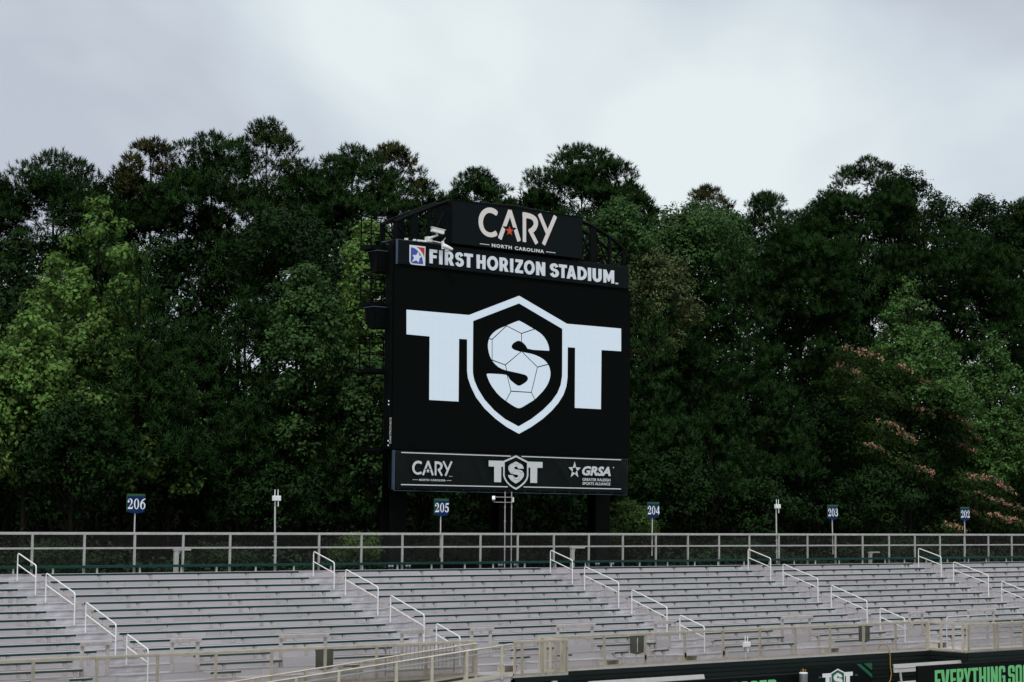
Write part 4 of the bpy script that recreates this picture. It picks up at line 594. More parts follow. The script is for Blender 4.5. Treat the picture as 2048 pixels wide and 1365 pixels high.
# ------------------------------------------------------------------ numbered section signs and masts on the upper fence
def digits(txt, cx, zb, h, yf, m, parent, sx=1.0):
    wd = [GL['d_'+c][1]*h*sx for c in txt]; gap = .035*h/.3; tot = sum(wd)+gap*(len(txt)-1); x = cx-tot/2
    for c, w_ in zip(txt, wd):
        me = outline_mesh(GL['d_'+c][0], .006, lambda u: x+u*h*sx, lambda v: zb+v*h, yf, m, 'digit'); sub('digit', me, parent); x += w_+gap
for txt, x, lab, lean in [('206',33.55,'leftmost of the numbered signs',.02),('205',46.66,'under the scoreboard banner',.0),('204',57.84,'beside the round bright bush',.03),('203',69.1,'right of the right antenna mast',-.06),('202',78.75,'rightmost, in front of pink blossoms',-.05)]:
    y = 60.075; zt, zb = 7.13, 6.46; hw = .335
    t = thing('section_sign', 'blue pole sign reading %s, %s' % (txt, lab), 'sign', (x, y, 4.9), 'numbered section signs')
    MB().tube([(x-lean,y,4.9),(x,y,zt-.05)], .024).part('pole', MT['pole'], t)
    p = MB().prism([(x-hw+.02,zb+.05),(x,zb),(x+hw-.02,zb+.05),(x+hw,zt-.085),(x-hw,zt-.085)], y-.065, y-.03).part('panel', MT['navy'], t)
    MB().prism([(x-hw,zt-.083),(x+hw,zt-.083),(x+hw,zt),(x-hw,zt)], y-.065, y-.03).part('top_band', MT['sgreen'], t)
    MB().prism([(x-hw-.022,zb+.08),(x-hw-.002,zb+.06),(x-hw-.002,zt-.02),(x-hw-.022,zt-.02)], y-.06, y-.035).part('side_band', MT['sgreen'], t)
    digits(txt, x+.01, zb+.155, .345, y-.0675, MT['swhite'], p, .95)
def mast(x, y, zb, zt, lab, s_=1.0):
    t = thing('antenna_mast', lab, 'antenna', (x, y, zb), 'white antenna masts')
    MB().tube([(x+.03,y,zb),(x-.01,y,zt)], .03).part('pole', MT['pole'], t)
    b = MB().bbox(x-.155,x+.165,y-.12,y-.035,zt-.10,zt+.08,.015).part('access_point', MT['plast'], t)
    for xx in (x-.07, x+.06):
        MB().tube([(xx,y-.08,zt+.082),(xx,y-.08,zt+.30)], .018).part('antenna', MT['plast'], t)
    MB().tube([(x+.075,y-.08,zt-.102),(x+.075,y-.08,zt-.30)], .018).part('antenna', MT['plast'], t)
    for z in (5.0,5.5):
        if zb > 4: MB().bbox(x-.06,x+.09,y-.03,y+.03,z,z+.03,.004).part('clamp', MT['pole'], t)
mast(39.17, 60.07, 4.5, 7.06, 'white antenna on a thin mast, left one on the upper fence')
mast(65.4, 60.07, 4.5, 7.03, 'white antenna on a thin mast, right one between the signs 204 and 203')
mast(52.35, 49.62, 1.4, 1.98, 'white antenna box fixed to the front fence above the dark wall')
# inverted L posts behind the upper fence
for x, zt, ln, m_, lab in [(35.72,5.24,.55,'pole','white post with a short arm behind the upper fence right of the sign 206'),(54.2,5.25,.62,'pole','grey post with a short arm behind the upper fence right of the scoreboard pipes'),(72.85,4.98,.6,'brack','low grey post with a short arm behind the upper fence left of the sign 202')]:
    t = thing('lamp_post', lab, 'lamp post', (x, 61, 4.2))
    MB().bbox(x-.07,x+.07,60.93,61.07,4.2,zt-.06,.01).part('post', MT[m_], t)
    MB().bbox(x-.09,x+ln,60.92,61.08,zt-.055,zt,.01).part('arm', MT[m_], t)
    MB().prism([(x+.072,zt-.2),(x+.09,zt-.2),(x+.2,zt-.058),(x+.072,zt-.058)], 60.98, 61.02).part('gusset', MT[m_], t)

# ------------------------------------------------------------------ scoreboard
OX, OZ, SY = 46.9, 9.1, 63.5
sb = thing('scoreboard', 'large black video scoreboard on dark columns behind the bleachers', 'scoreboard', (53.3, 64.5, 4.2))
cab = MB().box(46.87,59.70,63.53,63.93,9.06,17.48).part('cabinet', MT['black'], sb)
scr = MB().box(46.86,59.78,63.505,63.528,9.1,16.46).part('screen', MT['screen'], sb)
fx = lambda u: OX+u; fz = lambda v: OZ+v
for nm, part_ in (('tst_shield','logo_letters'),('tst_ball','logo_ball')):
    sub(part_, outline_mesh(GL[nm][0], .006, fx, fz, 63.498, MT['led'], part_), scr)
# name panel
npn = MB().prismx([(63.44,16.50),(63.42,16.53),(63.42,17.46),(63.44,17.49),(63.502,17.49),(63.502,16.50)],46.95,59.58).part('name_panel', MT['blackb'], sb)
MB().tube([(46.95,63.47,16.5),(46.95,63.47,17.49)],.055,10).part('rounded_edge', MT['bluea'], npn)
NAME = [('F',1.714,2.102),('I',2.211,2.382),('R',2.501,2.979),('S',3.046,3.487),('T',3.511,3.961),('H',4.169,4.638),('O',4.728,5.311),('R',5.393,5.881),('I',5.973,6.135),('Z',6.247,6.676),('O',6.74,7.316),('N',7.404,7.907),('S',8.182,8.683),('T',8.693,9.136),('A',9.125,9.686),('D',9.76,10.291),('I',10.363,10.541),('U',10.637,11.157),('M',11.265,11.899)]
shy = 63.2595; kx = 63.40/63.5
def adj(u): return (OX+u)*kx           # measured on the screen plane, panel stands 0.24 m nearer
for c, a, b in NAME:
    wg = GL['b_'+c][1]
    a_, b_ = adj(a), adj(b)
    sub('letter', outline_mesh(GL['b_'+c][0], .03, lambda u: a_+u/wg*(b_-a_), lambda v: (OZ+7.583+v*.575-6.3)*kx+6.3, 63.388, MT['lname'], 'letter'), npn)
sub('mark', text_mesh('SM', adj(11.98), adj(12.15), 16.65, 16.73, 63.406, MT['lname'], 'mark', depth=.012), npn)
ex = lambda u: adj(u); ez = lambda v: (OZ+v-6.3)*kx+6.3
em = sub('emblem', outline_mesh(GL['emblem_white'][0], .016, ex, ez, 63.402, MT['lname'], 'emblem'), sb)
for nm, m_, dd in (('emblem_blue','eblue',.006),('emblem_red','ered',.006)):
    sub('emblem_field', outline_mesh(GL[nm][0], dd, ex, ez, 63.395, MT[m_], 'emblem_field'), em)
sub('emblem_star', outline_mesh(GL['emblem_star'][0], .005, ex, ez, 63.389, MT['lname'], 'emblem_star'), em)
# top sign box
ts = MB().box(49.62,56.74,63.32,64.6,17.58,19.36).part('top_sign', MT['black'], sb)
MB().box(49.62,56.74,63.30,63.317,17.58,19.36).part('sign_face', MT['blackb'], ts)
MB().box(49.58,56.78,63.28,63.33,19.362,19.40).part('top_trim', MT['black'], ts)
kc = 63.29/63.3
for nm, m_ in (('cary_C','lcary'),('cary_A','lcary'),('cary_R','lcary'),('cary_Y','lcary'),('cary_star','orange')):
    sub('letter' if nm != 'cary_star' else 'star', outline_mesh(GL[nm][0], .012, fx, fz, 63.286, MT[m_], 'letter'), ts)
sub('lettering', text_mesh('NORTH CAROLINA', OX+4.80, OX+7.66, OZ+8.515, OZ+8.66, 63.29, MT['lsmall'], 'lettering', .03, .008, spacing=1.25), ts)
for a, b in ((4.16,4.67),(7.775,8.30)): MB().box(OX+a,OX+b,63.288,63.298,OZ+8.578,OZ+8.602).part('dash', MT['lsmall'], ts)
# curved truss behind the top sign
arch = [(47.0,18.22),(47.6,18.50),(48.35,18.82),(49.2,19.16),(49.75,19.36),(53.2,19.52),(56.75,19.36),(57.5,19.20),(58.2,18.98),(58.9,18.70),(59.45,18.40),(59.62,18.28)]
for Y in (63.75, 64.65):
    MB().tube([(x,Y,z) for x, z in arch], .08, 8).part('arch_beam', MT['black'], sb)
    for x, z in ((47.05,18.22),(48.0,18.66),(48.75,18.97),(57.75,19.1),(58.75,18.77),(59.58,18.3)): MB().bbox(x-(.075 if x not in (48.0,57.75) else .17),x+(.075 if x not in (48.0,57.75) else .17),Y-.06,Y+.06,17.49,z-.02,.01).part('arch_post', MT['black'], sb)
    for (xa,za),(xb,zb) in (((47.1,18.15),(47.85,17.5)),((48.8,17.55),(49.55,18.9)),((56.9,17.55),(57.6,18.9)),((57.9,18.9),(58.65,17.55)),((58.85,17.55),(59.55,18.2))):
        MB().tube([(xa,Y,za),(xb,Y,zb)], .042, 6).part('brace', MT['black'], sb)
    for xa, xb, z in ((47.1,49.6,17.78),(56.8,59.55,17.9),(56.8,58.7,18.3)): MB().tube([(xa,Y,z),(xb,Y,z)],.022,6).part('rail', MT['black'], sb)
for x, z in arch[::2]: MB().tube([(x,63.75,z),(x,64.65,z)],.03,6).part('cross_tube', MT['black'], sb)
MB().bbox(47.0,49.6,63.55,64.7,17.481,17.53).part('roof_plate', MT['bluea'], sb)
# columns
for x in (48.15, 53.85, 59.35):
    c = MB().box(x-.42,x+.42,64.78,64.84,4.25,9.3).box(x-.42,x+.42,65.3,65.36,4.25,9.3).box(x-.03,x+.03,64.845,65.295,4.25,9.3).part('column', MT['black'], sb)
    MB().bbox(x-.6,x+.6,64.6,65.55,4.18,4.245,.01).part('base_plate', MT['black'], c)
    for xx in (x-.5,x-.36,x+.36,x+.5):
        MB().tube([(xx,64.66,4.25),(xx,64.66,4.62)],.03,6).part('anchor_bolt', MT['bluea'], c)
        MB().tube([(xx,64.66,4.44),(xx,64.66,4.50)],.055,6).part('nut', MT['pole'], c)
MB().box(47.0,59.6,63.6,63.95,7.55,9.05).part('lower_frame', MT['black'], sb)
MB().box(46.79,46.862,63.30,63.42,7.5,9.06).part('side_channel', MT['bluea'], sb)
MB().box(46.74,46.858,63.56,63.95,9.1,17.3).part('side_rail', MT['black'], sb)
sub('maker_lettering', text_mesh('DAKTRONICS', 46.755, 46.845, 9.32, 10.36, 63.555, MT['pole'], 'maker_lettering', .03, .006, rot=True), sb)
for z in (10.84,10.98,9.22,9.4): MB().box(46.70,46.735,63.57,63.6,z,z+.06).part('marker', MT['swhite'], sb)
# catwalks at the back, their ends stick out on the left
for zp, zr_ in ((17.25,18.50),(14.98,16.02),(12.30,13.66),(9.17,10.45)):
    XA, XB, YA, YB = 46.08, 47.3, 64.0, 64.75
    c = MB().box(XA,XB,YA,YA+.05,zp-.16,zp).box(XA,XB,YB-.05,YB,zp-.16,zp).box(XA-.03,XA+.02,YA,YB,zp-.16,zp).part('catwalk', MT['black'], sb)
    for i in range(7): MB().bbox(XA+.025,XB,YA+.06+i*.091,YA+.13+i*.091,zp-.04,zp-.01,.004).part('grating_bar', MT['bluea'], c)
    for x, y in ((XA,YA+.03),(XB-.05,YA+.03),(XA,YB-.03),(XB-.05,YB-.03)): MB().bbox(x-.022,x+.022,y-.022,y+.022,zp+.002,zr_,.004).part('post', MT['black'], c)
    for z in (zr_-.02, (zp+zr_)/2-.05):
        MB().box(XA+.025,XB,YA+.01,YA+.05,z-.02,z+.02).box(XA+.025,XB,YB-.05,YB-.01,z-.02,z+.02).box(XA-.02,XA+.02,YA+.055,YB-.055,z-.02,z+.02).part('guard_rail', MT['black'], c)
# loudspeakers under the two upper catwalks
for zt, x0, lab in ((17.0,46.22,'black loudspeaker hanging under the topmost catwalk of the scoreboard'),(14.74,46.08,'black loudspeaker hanging under the second catwalk of the scoreboard')):
    t = thing('loudspeaker', lab, 'loudspeaker', (x0+.43, 64.2, zt), 'loudspeakers beside the scoreboard')
    MB().add([(x0,63.800,zt),(x0+.86,63.800,zt),(x0+.86,64.450,zt),(x0,64.450,zt),(x0+.06,63.900,zt-.83),(x0+.82,63.900,zt-.83),(x0+.74,64.350,zt-.83),(x0+.12,64.350,zt-.83)],
        [(3,2,1,0),(4,5,6,7),(4,0,1,5),(5,1,2,6),(6,2,3,7),(7,3,0,4)][::1]).part('cabinet', MT['black'], t)
    MB().add([(x0+.05,63.793,zt-.05),(x0+.81,63.793,zt-.05),(x0+.77,63.885,zt-.8),(x0+.11,63.885,zt-.8),(x0+.05,63.785,zt-.05),(x0+.81,63.785,zt-.05),(x0+.77,63.877,zt-.8),(x0+.11,63.877,zt-.8)],[(7,6,5,4),(0,1,2,3),(4,5,1,0),(5,6,2,1),(6,7,3,2),(7,4,0,3)]).part('grille', MT['black'], t)
    MB().bbox(x0-.02,x0+.88,63.780,64.470,zt+.002,zt+.035,.01).part('lid', MT['bluea'], t)
    for xx in (x0+.15,x0+.7): MB().tube([(xx,64.200,zt+.03),(xx,64.350,zt+.14)],.02,6).part('hanger', MT['black'], t)
# security cameras at the left end of the top sign
t = thing('security_camera', 'white bullet security camera on a bracket left of the top sign', 'camera', (48.75, 63.15, 17.75))
MB().beam((48.42,63.12,18.0),(48.94,63.02,17.92), .16, .16).part('housing', MT['plast'], t)
MB().beam((48.40,63.12,18.095),(49.0,63.0,18.005), .19, .025).part('sun_shield', MT['plast'], t)
MB().beam((48.943,63.02,17.92),(48.955,63.018,17.918), .11, .11).part('lens', MT['black'], t)
MB().tube([(48.62,63.1,17.93),(48.72,63.12,17.8),(48.4,63.2,17.66),(48.42,63.28,17.6)],.05,8).part('arm', MT['plast'], t)
MB().bbox(48.3,48.52,63.2,63.42,17.5,17.72,.02).part('mount', MT['plast'], t)
t = thing('security_camera', 'white dome security camera hanging lower, beside the bullet camera', 'camera', (49.0, 63.1, 17.45))
MB().tube([(48.5,63.24,17.56),(48.98,63.15,17.5)],.025,8).part('arm', MT['plast'], t)
MB().tube([(48.96,63.1,17.58),(49.0,63.1,17.36),(49.02,63.1,17.26)],.06,10,.09).part('neck', MT['plast'], t)
MB().tube([(49.0,63.08,17.38),(49.1,62.98,17.33),(49.22,62.9,17.27),(49.3,62.86,17.24)],.11,10,.05).part('housing', MT['plast'], t)
MB().tube([(49.05,63.05,17.22),(49.2,62.95,17.16)],.06,8,.04).part('hood', MT['plast'], t)
MB().tube([(48.98,63.12,17.5),(49.02,63.1,17.62),(49.1,63.08,17.72)],.015,6).part('cable', MT['plast'], t)
# small white fittings on the roof edge left of the cameras
t = thing('floodlight_row', 'small white fittings lying along the top edge left of the cameras', 'light fitting', (47.6, 63.45, 17.5))
for x, l_ in ((47.3,.12),(47.72,.1),(47.92,.06),(48.02,.3)): MB().bbox(x,x+l_,63.36,63.46,17.495,17.57,.012).part('fitting', MT['plast'], t)

# ------------------------------------------------------------------ banner below the screen
bn = thing('banner', 'wrinkled black vinyl banner with white logos stretched below the screen', 'banner', (53.1, 63.25, 7.5))
nx, nz_ = 150, 18; V = np.zeros(((nx+1)*(nz_+1),3)); F = []
rg = np.random.default_rng(3)
fold = [(rg.uniform(0,12.6), rg.uniform(-1.1,1.1), rg.uniform(.10,.24), rg.uniform(.008,.022)) for _ in range(46)]
for i in range(nx+1):
    for j in range(nz_+1):
        u = i/nx*12.56; v = j/nz_
        y = .012*math.sin(u*2.1+v*3) + .006*math.sin(u*5.3-v*2)
        for c, sl, wd, am in fold: y += am*math.exp(-((u-c-sl*(v-.5)*(1+.6*v))/wd)**2)*(.35+.65*math.sin(v*math.pi))
        V[i*(nz_+1)+j] = (46.865+u, 63.27-y, 7.49+v*1.55 + .012*math.sin(u*3)*(1-v))
for i in range(nx):
    for j in range(nz_):
        a = i*(nz_+1)+j; F.append((a, a+nz_+1, a+nz_+2, a+1))
me = quick(V-np.array(ORG[bn.name]), np.array(F), 'sheet', MT['vinyl']); me.polygons.foreach_set('use_smooth', [True]*len(F))
sheet = place('sheet', me, bn, ORG[bn.name])
mdf = sheet.modifiers.new('thick', 'SOLIDIFY'); mdf.thickness = .004; mdf.offset = 1
BYF = 63.175; kb = BYF/63.25
def bx(u): return (OX+u)*kb
def bz(v): return (OZ+v-6.3)*kb+6.3
def line(a, b, z): MB().box(bx(a),bx(b),BYF,BYF+.004,bz(z)-.02,bz(z)+.02).part('white_line', MT['vprint'], bn)
line(.225,5.87,-.128); line(6.455,12.11,-.124); line(.226,5.72,-1.396); line(6.576,12.11,-1.386)
# logo: same shield and ball, scaled to the banner
sX = (7.607-4.692)/(12.33-.582); sZ = (1.51-.084)/(6.625-.827)
for nm, dd in (('tst_shield',.004),('tst_ball',.004)):
    sub('logo', outline_mesh(GL[nm][0], dd, lambda u: bx(4.692+(u-.582)*sX), lambda v: bz(-1.51+(v-.827)*sZ), BYF, MT['vprint'], 'logo'), bn)
cx0, cx1 = .757, 2.80
for nm in ('cary_C','cary_A','cary_R','cary_Y','cary_star'):
    sub('letter', outline_mesh(GL[nm][0], .004, lambda u: bx(cx0+(u-4.05)/(8.37-4.05)*(cx1-cx0)), lambda v: bz(-1.055+(v-8.77)/(10.15-8.77)*.62), BYF, MT['vprint'], 'letter'), bn)
sub('lettering', text_mesh('NORTH CAROLINA', bx(1.12), bx(2.46), bz(-1.235), bz(-1.15), BYF, MT['vprint'], 'lettering', .03, .004, spacing=1.2), bn)
for a, b in ((.80,1.06),(2.52,2.76)): MB().box(bx(a),bx(b),BYF,BYF+.004,bz(-1.2),bz(-1.184)).part('dash', MT['vprint'], bn)
# swirling star: five blades round an open centre
def blade(i):
    a = math.radians(90+72*i); R, r = .37, .13
    P = lambda an, q: (9.41+q*math.cos(an), -.63+q*math.sin(an))
    return [P(a,R), P(a+.42,.185), P(a+.95,.15), P(a+.66,.115), P(a+.05,.105), P(a-.42,.185)]
for i in range(5): sub('star_blade', outline_mesh([blade(i)], .004, bx, bz, BYF, MT['vprint'], 'star_blade'), bn)
sub('lettering', text_mesh('GRSA', bx(9.84), bx(11.5), bz(-.845), bz(-.44), BYF, MT['vprint'], 'lettering', .045, .004, shear=.25), bn)
sub('lettering', text_mesh('GREATER RALEIGH', bx(9.86), bx(11.48), bz(-1.075), bz(-.955), BYF, MT['vprint'], 'lettering', .022, .004), bn)
sub('lettering', text_mesh('SPORTS ALLIANCE', bx(9.86), bx(11.48), bz(-1.245), bz(-1.125), BYF, MT['vprint'], 'lettering', .022, .004), bn)
sub('mark', text_mesh('TM', bx(2.62), bx(2.80), bz(-1.04), bz(-1.01), BYF, MT['vprint'], 'mark', .02, .004), bn)
MB().tube([(bx(11.66),BYF+.002,bz(-.47)),(bx(11.66),BYF-.004,bz(-.47))],.03,10).part('mark', MT['vprint'], bn)
for i in range(16): MB().tube([(46.95+i*.82,63.215,7.535),(46.95+i*.82,63.20,7.535)],.018,8).part('grommet', MT['bluea'], bn)
MB().box(46.82,59.42,63.29,63.33,7.45,7.485).part('bottom_rod', MT['bluea'], bn)
# pipes under the banner
t = thing('conduit_pipes', 'two thin grey pipes with a cross arm and lamp under the banner', 'pipe', (52.45, 63.0, 4.2))
for x in (52.27, 52.62):
    MB().tube([(x,63.0,4.2),(x,63.0,7.5)],.022,8).part('pipe', MT['brack'], t)
    for z in (6.83,6.25,5.1): MB().tube([(x,63.0,z),(x,63.0,z+.07)],.035,8).part('coupling', MT['brack'], t)
for z in (7.27,7.06): MB().tube([(51.62,62.95,z),(52.68,62.95,z)],.016,6).part('arm', MT['brack'], t)
MB().beam((51.6,62.93,7.28),(51.54,62.85,7.14),.12,.12).part('lamp', MT['plast'], t)
MB().bbox(52.62,52.69,62.92,62.98,7.08,7.26,.01).part('box', MT['plast'], t)
t = thing('hanging_cable', 'thin dark cable hanging left of the scoreboard down behind the fence', 'cable', (46.07, 64, 4.3))
MB().tube([(46.1,64,9.1),(46.09,64,7.5),(46.06,64,5.9),(46.06,64,4.3)],.007,6).part('cable', MT['black'], t)
MB().tube([(46.07,64,6.22),(46.07,64,6.30)],.03,8).part('clamp', MT['black'], t)

# ------------------------------------------------------------------ field edge: boards, benches, small things
AY = 47.0
def ad_board(lab, x0, x1, zt, y):
    t = thing('advertising_board', lab, 'board', ((x0+x1)/2, y, 0))
    p = MB().bbox(x0,x1,y,y+.10,.06,zt,.012).part('panel', MT['board'], t)
    x = x0+.3
    while x < x1: MB().beam((x,y+.1,.05),(x,y+.55,.05),.06,.05).part('foot', MT['black'], t); MB().beam((x,y+.5,.08),(x,y+.12,zt*.7),.04,.04).part('strut', MT['black'], t); x += 1.8
    return t, p
t, p = ad_board('black board reading EVERYTHING SOCCER in green, lower right corner', 58.75, 67.5, 1.09, AY)
def letters(spec, zb, h, yf, par):
    for c, a, b in spec:
        wg = GL['c_'+c][1]; sub('letter', outline_mesh(GL['c_'+c][0], .006, lambda u: a+u/wg*(b-a), lambda v: zb+v*h, yf, MT['lime'], 'letter'), par)
EV = [('E',59.73,60.07),('V',60.08,60.60),('E',60.65,60.99),('R',61.03,61.45),('Y',61.44,61.90),('T',61.91,62.33),('H',62.38,62.81),('I',62.88,63.04),('N',63.11,63.54),('G',63.60,64.01),('S',64.19,64.61),('O',64.66,65.07),('C',65.14,65.55),('C',65.62,66.03),('E',66.1,66.45),('R',66.52,66.95)]
letters(EV, .14, .758, AY-.005, p)
t, p = ad_board('black board with green SOCCER lettering peeking over the bottom picture edge', 42.6, 52.35, 1.11, AY)
sh = 51.15-66.95
letters([(c, a+sh, b+sh) for c, a, b in EV], .20, .758, AY-.005, p)
# fabric banner with the shield logo
t = thing('logo_banner', 'black cloth banner with a green and white shield logo, lower right', 'banner', (56.6, 48.7, 0))
pts = [(54.3,.05),(58.25,.05),(58.25,1.15),(57.2,1.135),(56.6,1.09),(55.9,1.125),(55.2,1.08),(54.7,1.12),(54.3,1.10)]
MB().prism(pts, 48.72, 48.735).part('sheet', MT['vinyl'], t)
s2 = .1425; ux, uz = 55.45-.582*s2, 1.0-6.625*s2
sub('logo_field', outline_mesh(GL['shield_inner'][0], .004, lambda u: ux+u*s2, lambda v: uz+v*s2, 48.714, MT['dkgr'], 'logo_field'), t)
sub('logo', outline_mesh(GL['tst_shield'][0], .004, lambda u: ux+u*s2, lambda v: uz+v*s2, 48.710, MT['swhite'], 'logo'), t)
sub('logo', outline_mesh(GL['tst_ball'][0], .004, lambda u: ux+u*s2, lambda v: uz+v*s2, 48.706, MT['swhite'], 'logo'), t)
for q in ([(57.35,1.12),(57.55,1.125),(58.22,.72),(58.22,.58)],[(57.75,1.13),(58.22,1.13),(58.22,.86)]): MB().prism(q[::-1], 48.712, 48.717).part('green_stripe', MT['dkgr'], t)
for x in (55.25, 57.25): MB().box(x,x+.16,48.712,48.717,.70,.76).part('green_tick', MT['dkgr'], t)
for x in (54.4,56.4,58.1): MB().bbox(x-.02,x+.02,48.75,48.79,.01,1.1,.004).part('post', MT['black'], t)
# team benches
def team_bench(lab, x0, x1, zt):
    t = thing('team_bench', lab, 'bench', (x0, 47.9, 0), 'silver team benches behind the boards')
    for i in range(2): MB().add([(x0,47.98+.0,zt-.30+i*.152),(x1,47.98,zt-.30+i*.152),(x1,48.02,zt-.30+i*.152),(x0,48.02,zt-.30+i*.152),(x0,48.01+.02*i,zt-.152+i*.152),(x1,48.01+.02*i,zt-.152+i*.152),(x1,48.05+.02*i,zt-.152+i*.152),(x0,48.05+.02*i,zt-.152+i*.152)],[(0,3,2,1),(4,5,6,7),(0,1,5,4),(1,2,6,5),(2,3,7,6),(3,0,4,7)]).part('back_board', MT['bench'], t)
    for i in range(2): MB().bbox(x0+.05,x1-.05,47.5+i*.2,47.69+i*.2,.44,.475,.008).part('seat_board', MT['bench'], t)
    n = 4
    for i in range(n):
        x = x0+.35+i*(x1-x0-.7)/(n-1)
        MB().beam((x,47.95,.475),(x,48.04,zt-.05),.06,.05).part('back_post', MT['bench'], t)
        MB().beam((x,47.55,.02),(x,47.6,.43),.06,.05).part('leg', MT['bench'], t); MB().beam((x,47.95,.02),(x,47.88,.43),.06,.05).part('leg', MT['bench'], t)
        MB().beam((x,47.5,.41),(x,47.98,.41),.05,.05).part('cross_bar', MT['bench'], t)
team_bench('silver team bench with a broad backrest behind the EVERYTHING board', 58.62, 65.6, 1.10)
team_bench('silver team bench whose backrest shows above the left board at the bottom edge', 43.4, 48.66, 1.17)
# silver cylinder beside the banner
t = thing('water_cooler', 'silver cylinder with a white rim standing between the two boards', 'cooler', (52.3, 47.15, 0))
x, y = 52.27, 46.78
MB().tube([(x,y,.02),(x,y,1.10)],.145,20).part('body', mat('brushed steel', (.30,.29,.28), .35, .6, .4, var=.2, vscale=3), t)
MB().tube([(x,y,1.102),(x,y,1.13)],.15,20).part('blue_band', mat('pale blue band', (.2,.45,.6), .4), t)
MB().tube([(x,y,1.132),(x,y,1.165)],.15,20,.13).part('rim', MT['plast'], t)
for a in range(9):
    an = a*.7; MB().tube([(x+.05*math.cos(an),y+.05*math.sin(an),1.18),(x+.1*math.cos(an),y+.1*math.sin(an),1.24+.02*(a%3))],.016,6).part('cloth_end', MT['hose'] if a%2 else MT['black'], t)
# hose over the fence
t = thing('hose', 'yellow hose looped over the front fence and hanging down the dark wall', 'hose', (60.2, FY-.2, .2))
MB().tube([(59.92,FY+.12,1.46),(59.93,FY+.1,1.60),(59.98,FY+.02,1.70),(60.06,FY-.06,1.72),(60.15,FY-.13,1.66),(60.2,FY-.18,1.5),(60.23,FY-.19,1.3),(60.24,FY-.19,.9),(60.29,FY-.2,.6),(60.2,FY-.22,.35),(60.0,FY-.25,.2),(59.6,FY-.3,.05)],.02,8).part('tube', MT['hose'], t)
t = thing('wall_bracket', 'small black bracket on the dark wall right of the ramp landing', 'bracket', (42.3, 48.2, 1))
MB().bbox(41.95,42.02,48.2,48.3,1.0,1.22,.01).part('arm', MT['black'], t); MB().bbox(42.22,42.29,48.2,48.3,1.0,1.22,.01).part('arm', MT['black'], t); MB().bbox(42.02,42.22,48.2,48.3,1.16,1.23,.01).part('bar', MT['bench'], t)

# ------------------------------------------------------------------ trees
RG = np.random.default_rng(11)
def unit(a): return a/np.maximum(np.linalg.norm(a, axis=-1, keepdims=True), 1e-9)
def blobs_for(kind, R, H, rg):
    """clump centres (relative to crown base centre, z 0..H) and radii"""
    B = []
    if 'cone' in kind or kind == 'pine_young':
        yo = kind == 'pine_young'; rm = min(max(R*.17, .38), .75); n = int(math.pi*R*H*(.85 if yo else 1.15)/(rm*rm))
        for i in range(n):
            t = 1-math.sqrt(rg.random()); rad = R*1.08*(1-t)**(.75 if yo else .68)
            a = rg.uniform(0, 2*math.pi); q = rad*math.sqrt(rg.uniform(.35, 1.))*(1+.12*math.sin(3*a+t*9))
            if math.sin(a) > .6 and rg.random() < .5: continue
            r = rm*(.7+.6*rg.random())*(1-.45*t)
            B.append((q*math.cos(a), q*math.sin(a), t*(H-r*.6), r))
        B.append((0,0,H-.45,.4)); B.append((.1,0,H-.95,.5)); B.append((-.1,0,H-1.5,.6))
    else:
        op = kind in ('pine_open','pine_brown'); rm = min(max(R*.27, .5), 1.0)
        n = int((2*R*H + R*R*2)*(.6 if op else .85)/(rm*rm))+8
        for i in range(n):
            v = unit(rg.normal(size=3))
            if v[2] < -.2 and rg.random() < .5: v[2] = -v[2]
            q = rg.uniform(.35, 1)**.45
            lob = 1 + .16*math.sin(3*math.atan2(v[1], v[0])+R*7) + .10*math.sin(5*v[2]+R*3)
            x, y, z = v*q
            r = rm*(.7+.6*rg.random())*(.85 if op else 1)
            x *= R*lob*1.0; y *= R*lob*1.0; z = .5+.5*z
            if v[1] > .55 and rg.random() < .45: continue
            B.append((x, y, z*(H-r*.55)-.1*r, r))
        for i in range(5):
            a = 1.26*i+R; B.append((.34*R*math.cos(a), .34*R*math.sin(a), H*(.93+.02*(i%3))-rm*.5, rm*.85))
        B.append((.05*R, 0, H-rm*.5, rm*.8)); B.append((-.12*R, -.1*R, H-rm*.62, rm*.75))
    return np.array(B)
def tufts(B, rg, dens, nb=12, ln=.27, wd=.034, flat=.62):
    """brush shaped shoots: each a fan of needles round a short twig that points up and outwards"""
    C = []; O = []
    for x, y, z, r in B:
        n = max(9, int(dens*12.6*r*r)); v = unit(rg.normal(size=(n,3))); v[:,2] = np.where(v[:,2] < -.3, -v[:,2], v[:,2])
        q = r*rg.uniform(.62,1.08,(n,1)); p = v*q; p[:,2] *= flat
        C.append(p+np.array([x,y,z])); O.append(v)
    C = np.concatenate(C); O = np.concatenate(O); n = len(C)
    ax = unit(O*.8 + np.array([0,0,.6]) + rg.normal(size=(n,3))*.25)
    a1 = unit(np.cross(ax, unit(rg.normal(size=(n,3))))); a2 = np.cross(ax, a1)
    V = np.zeros((n, nb, 3, 3)); L_ = ln*rg.uniform(.75,1.25,(n,1))
    for j in range(nb):
        an = 2.399*j; th = .25 + 1.25*(1-j/nb)
        d = ax*math.cos(th) + (a1*math.cos(an)+a2*math.sin(an))*math.sin(th); s_ = unit(np.cross(d, ax+a1*.01)+1e-6)
        P = C + ax*(.16*j/nb)
        V[:,j,0] = P + s_*wd*.5; V[:,j,1] = P - s_*wd*.5; V[:,j,2] = P + d*L_
    Nn = unit(np.repeat(unit(O*.8 + ax*.45 + np.array([0,0,.3])), nb, 0) + rg.normal(size=(n*nb,3))*.22)
    V, Nn = facing(V.reshape(-1,3), 3, Nn); return V, np.arange(len(V)).reshape(-1,3), Nn
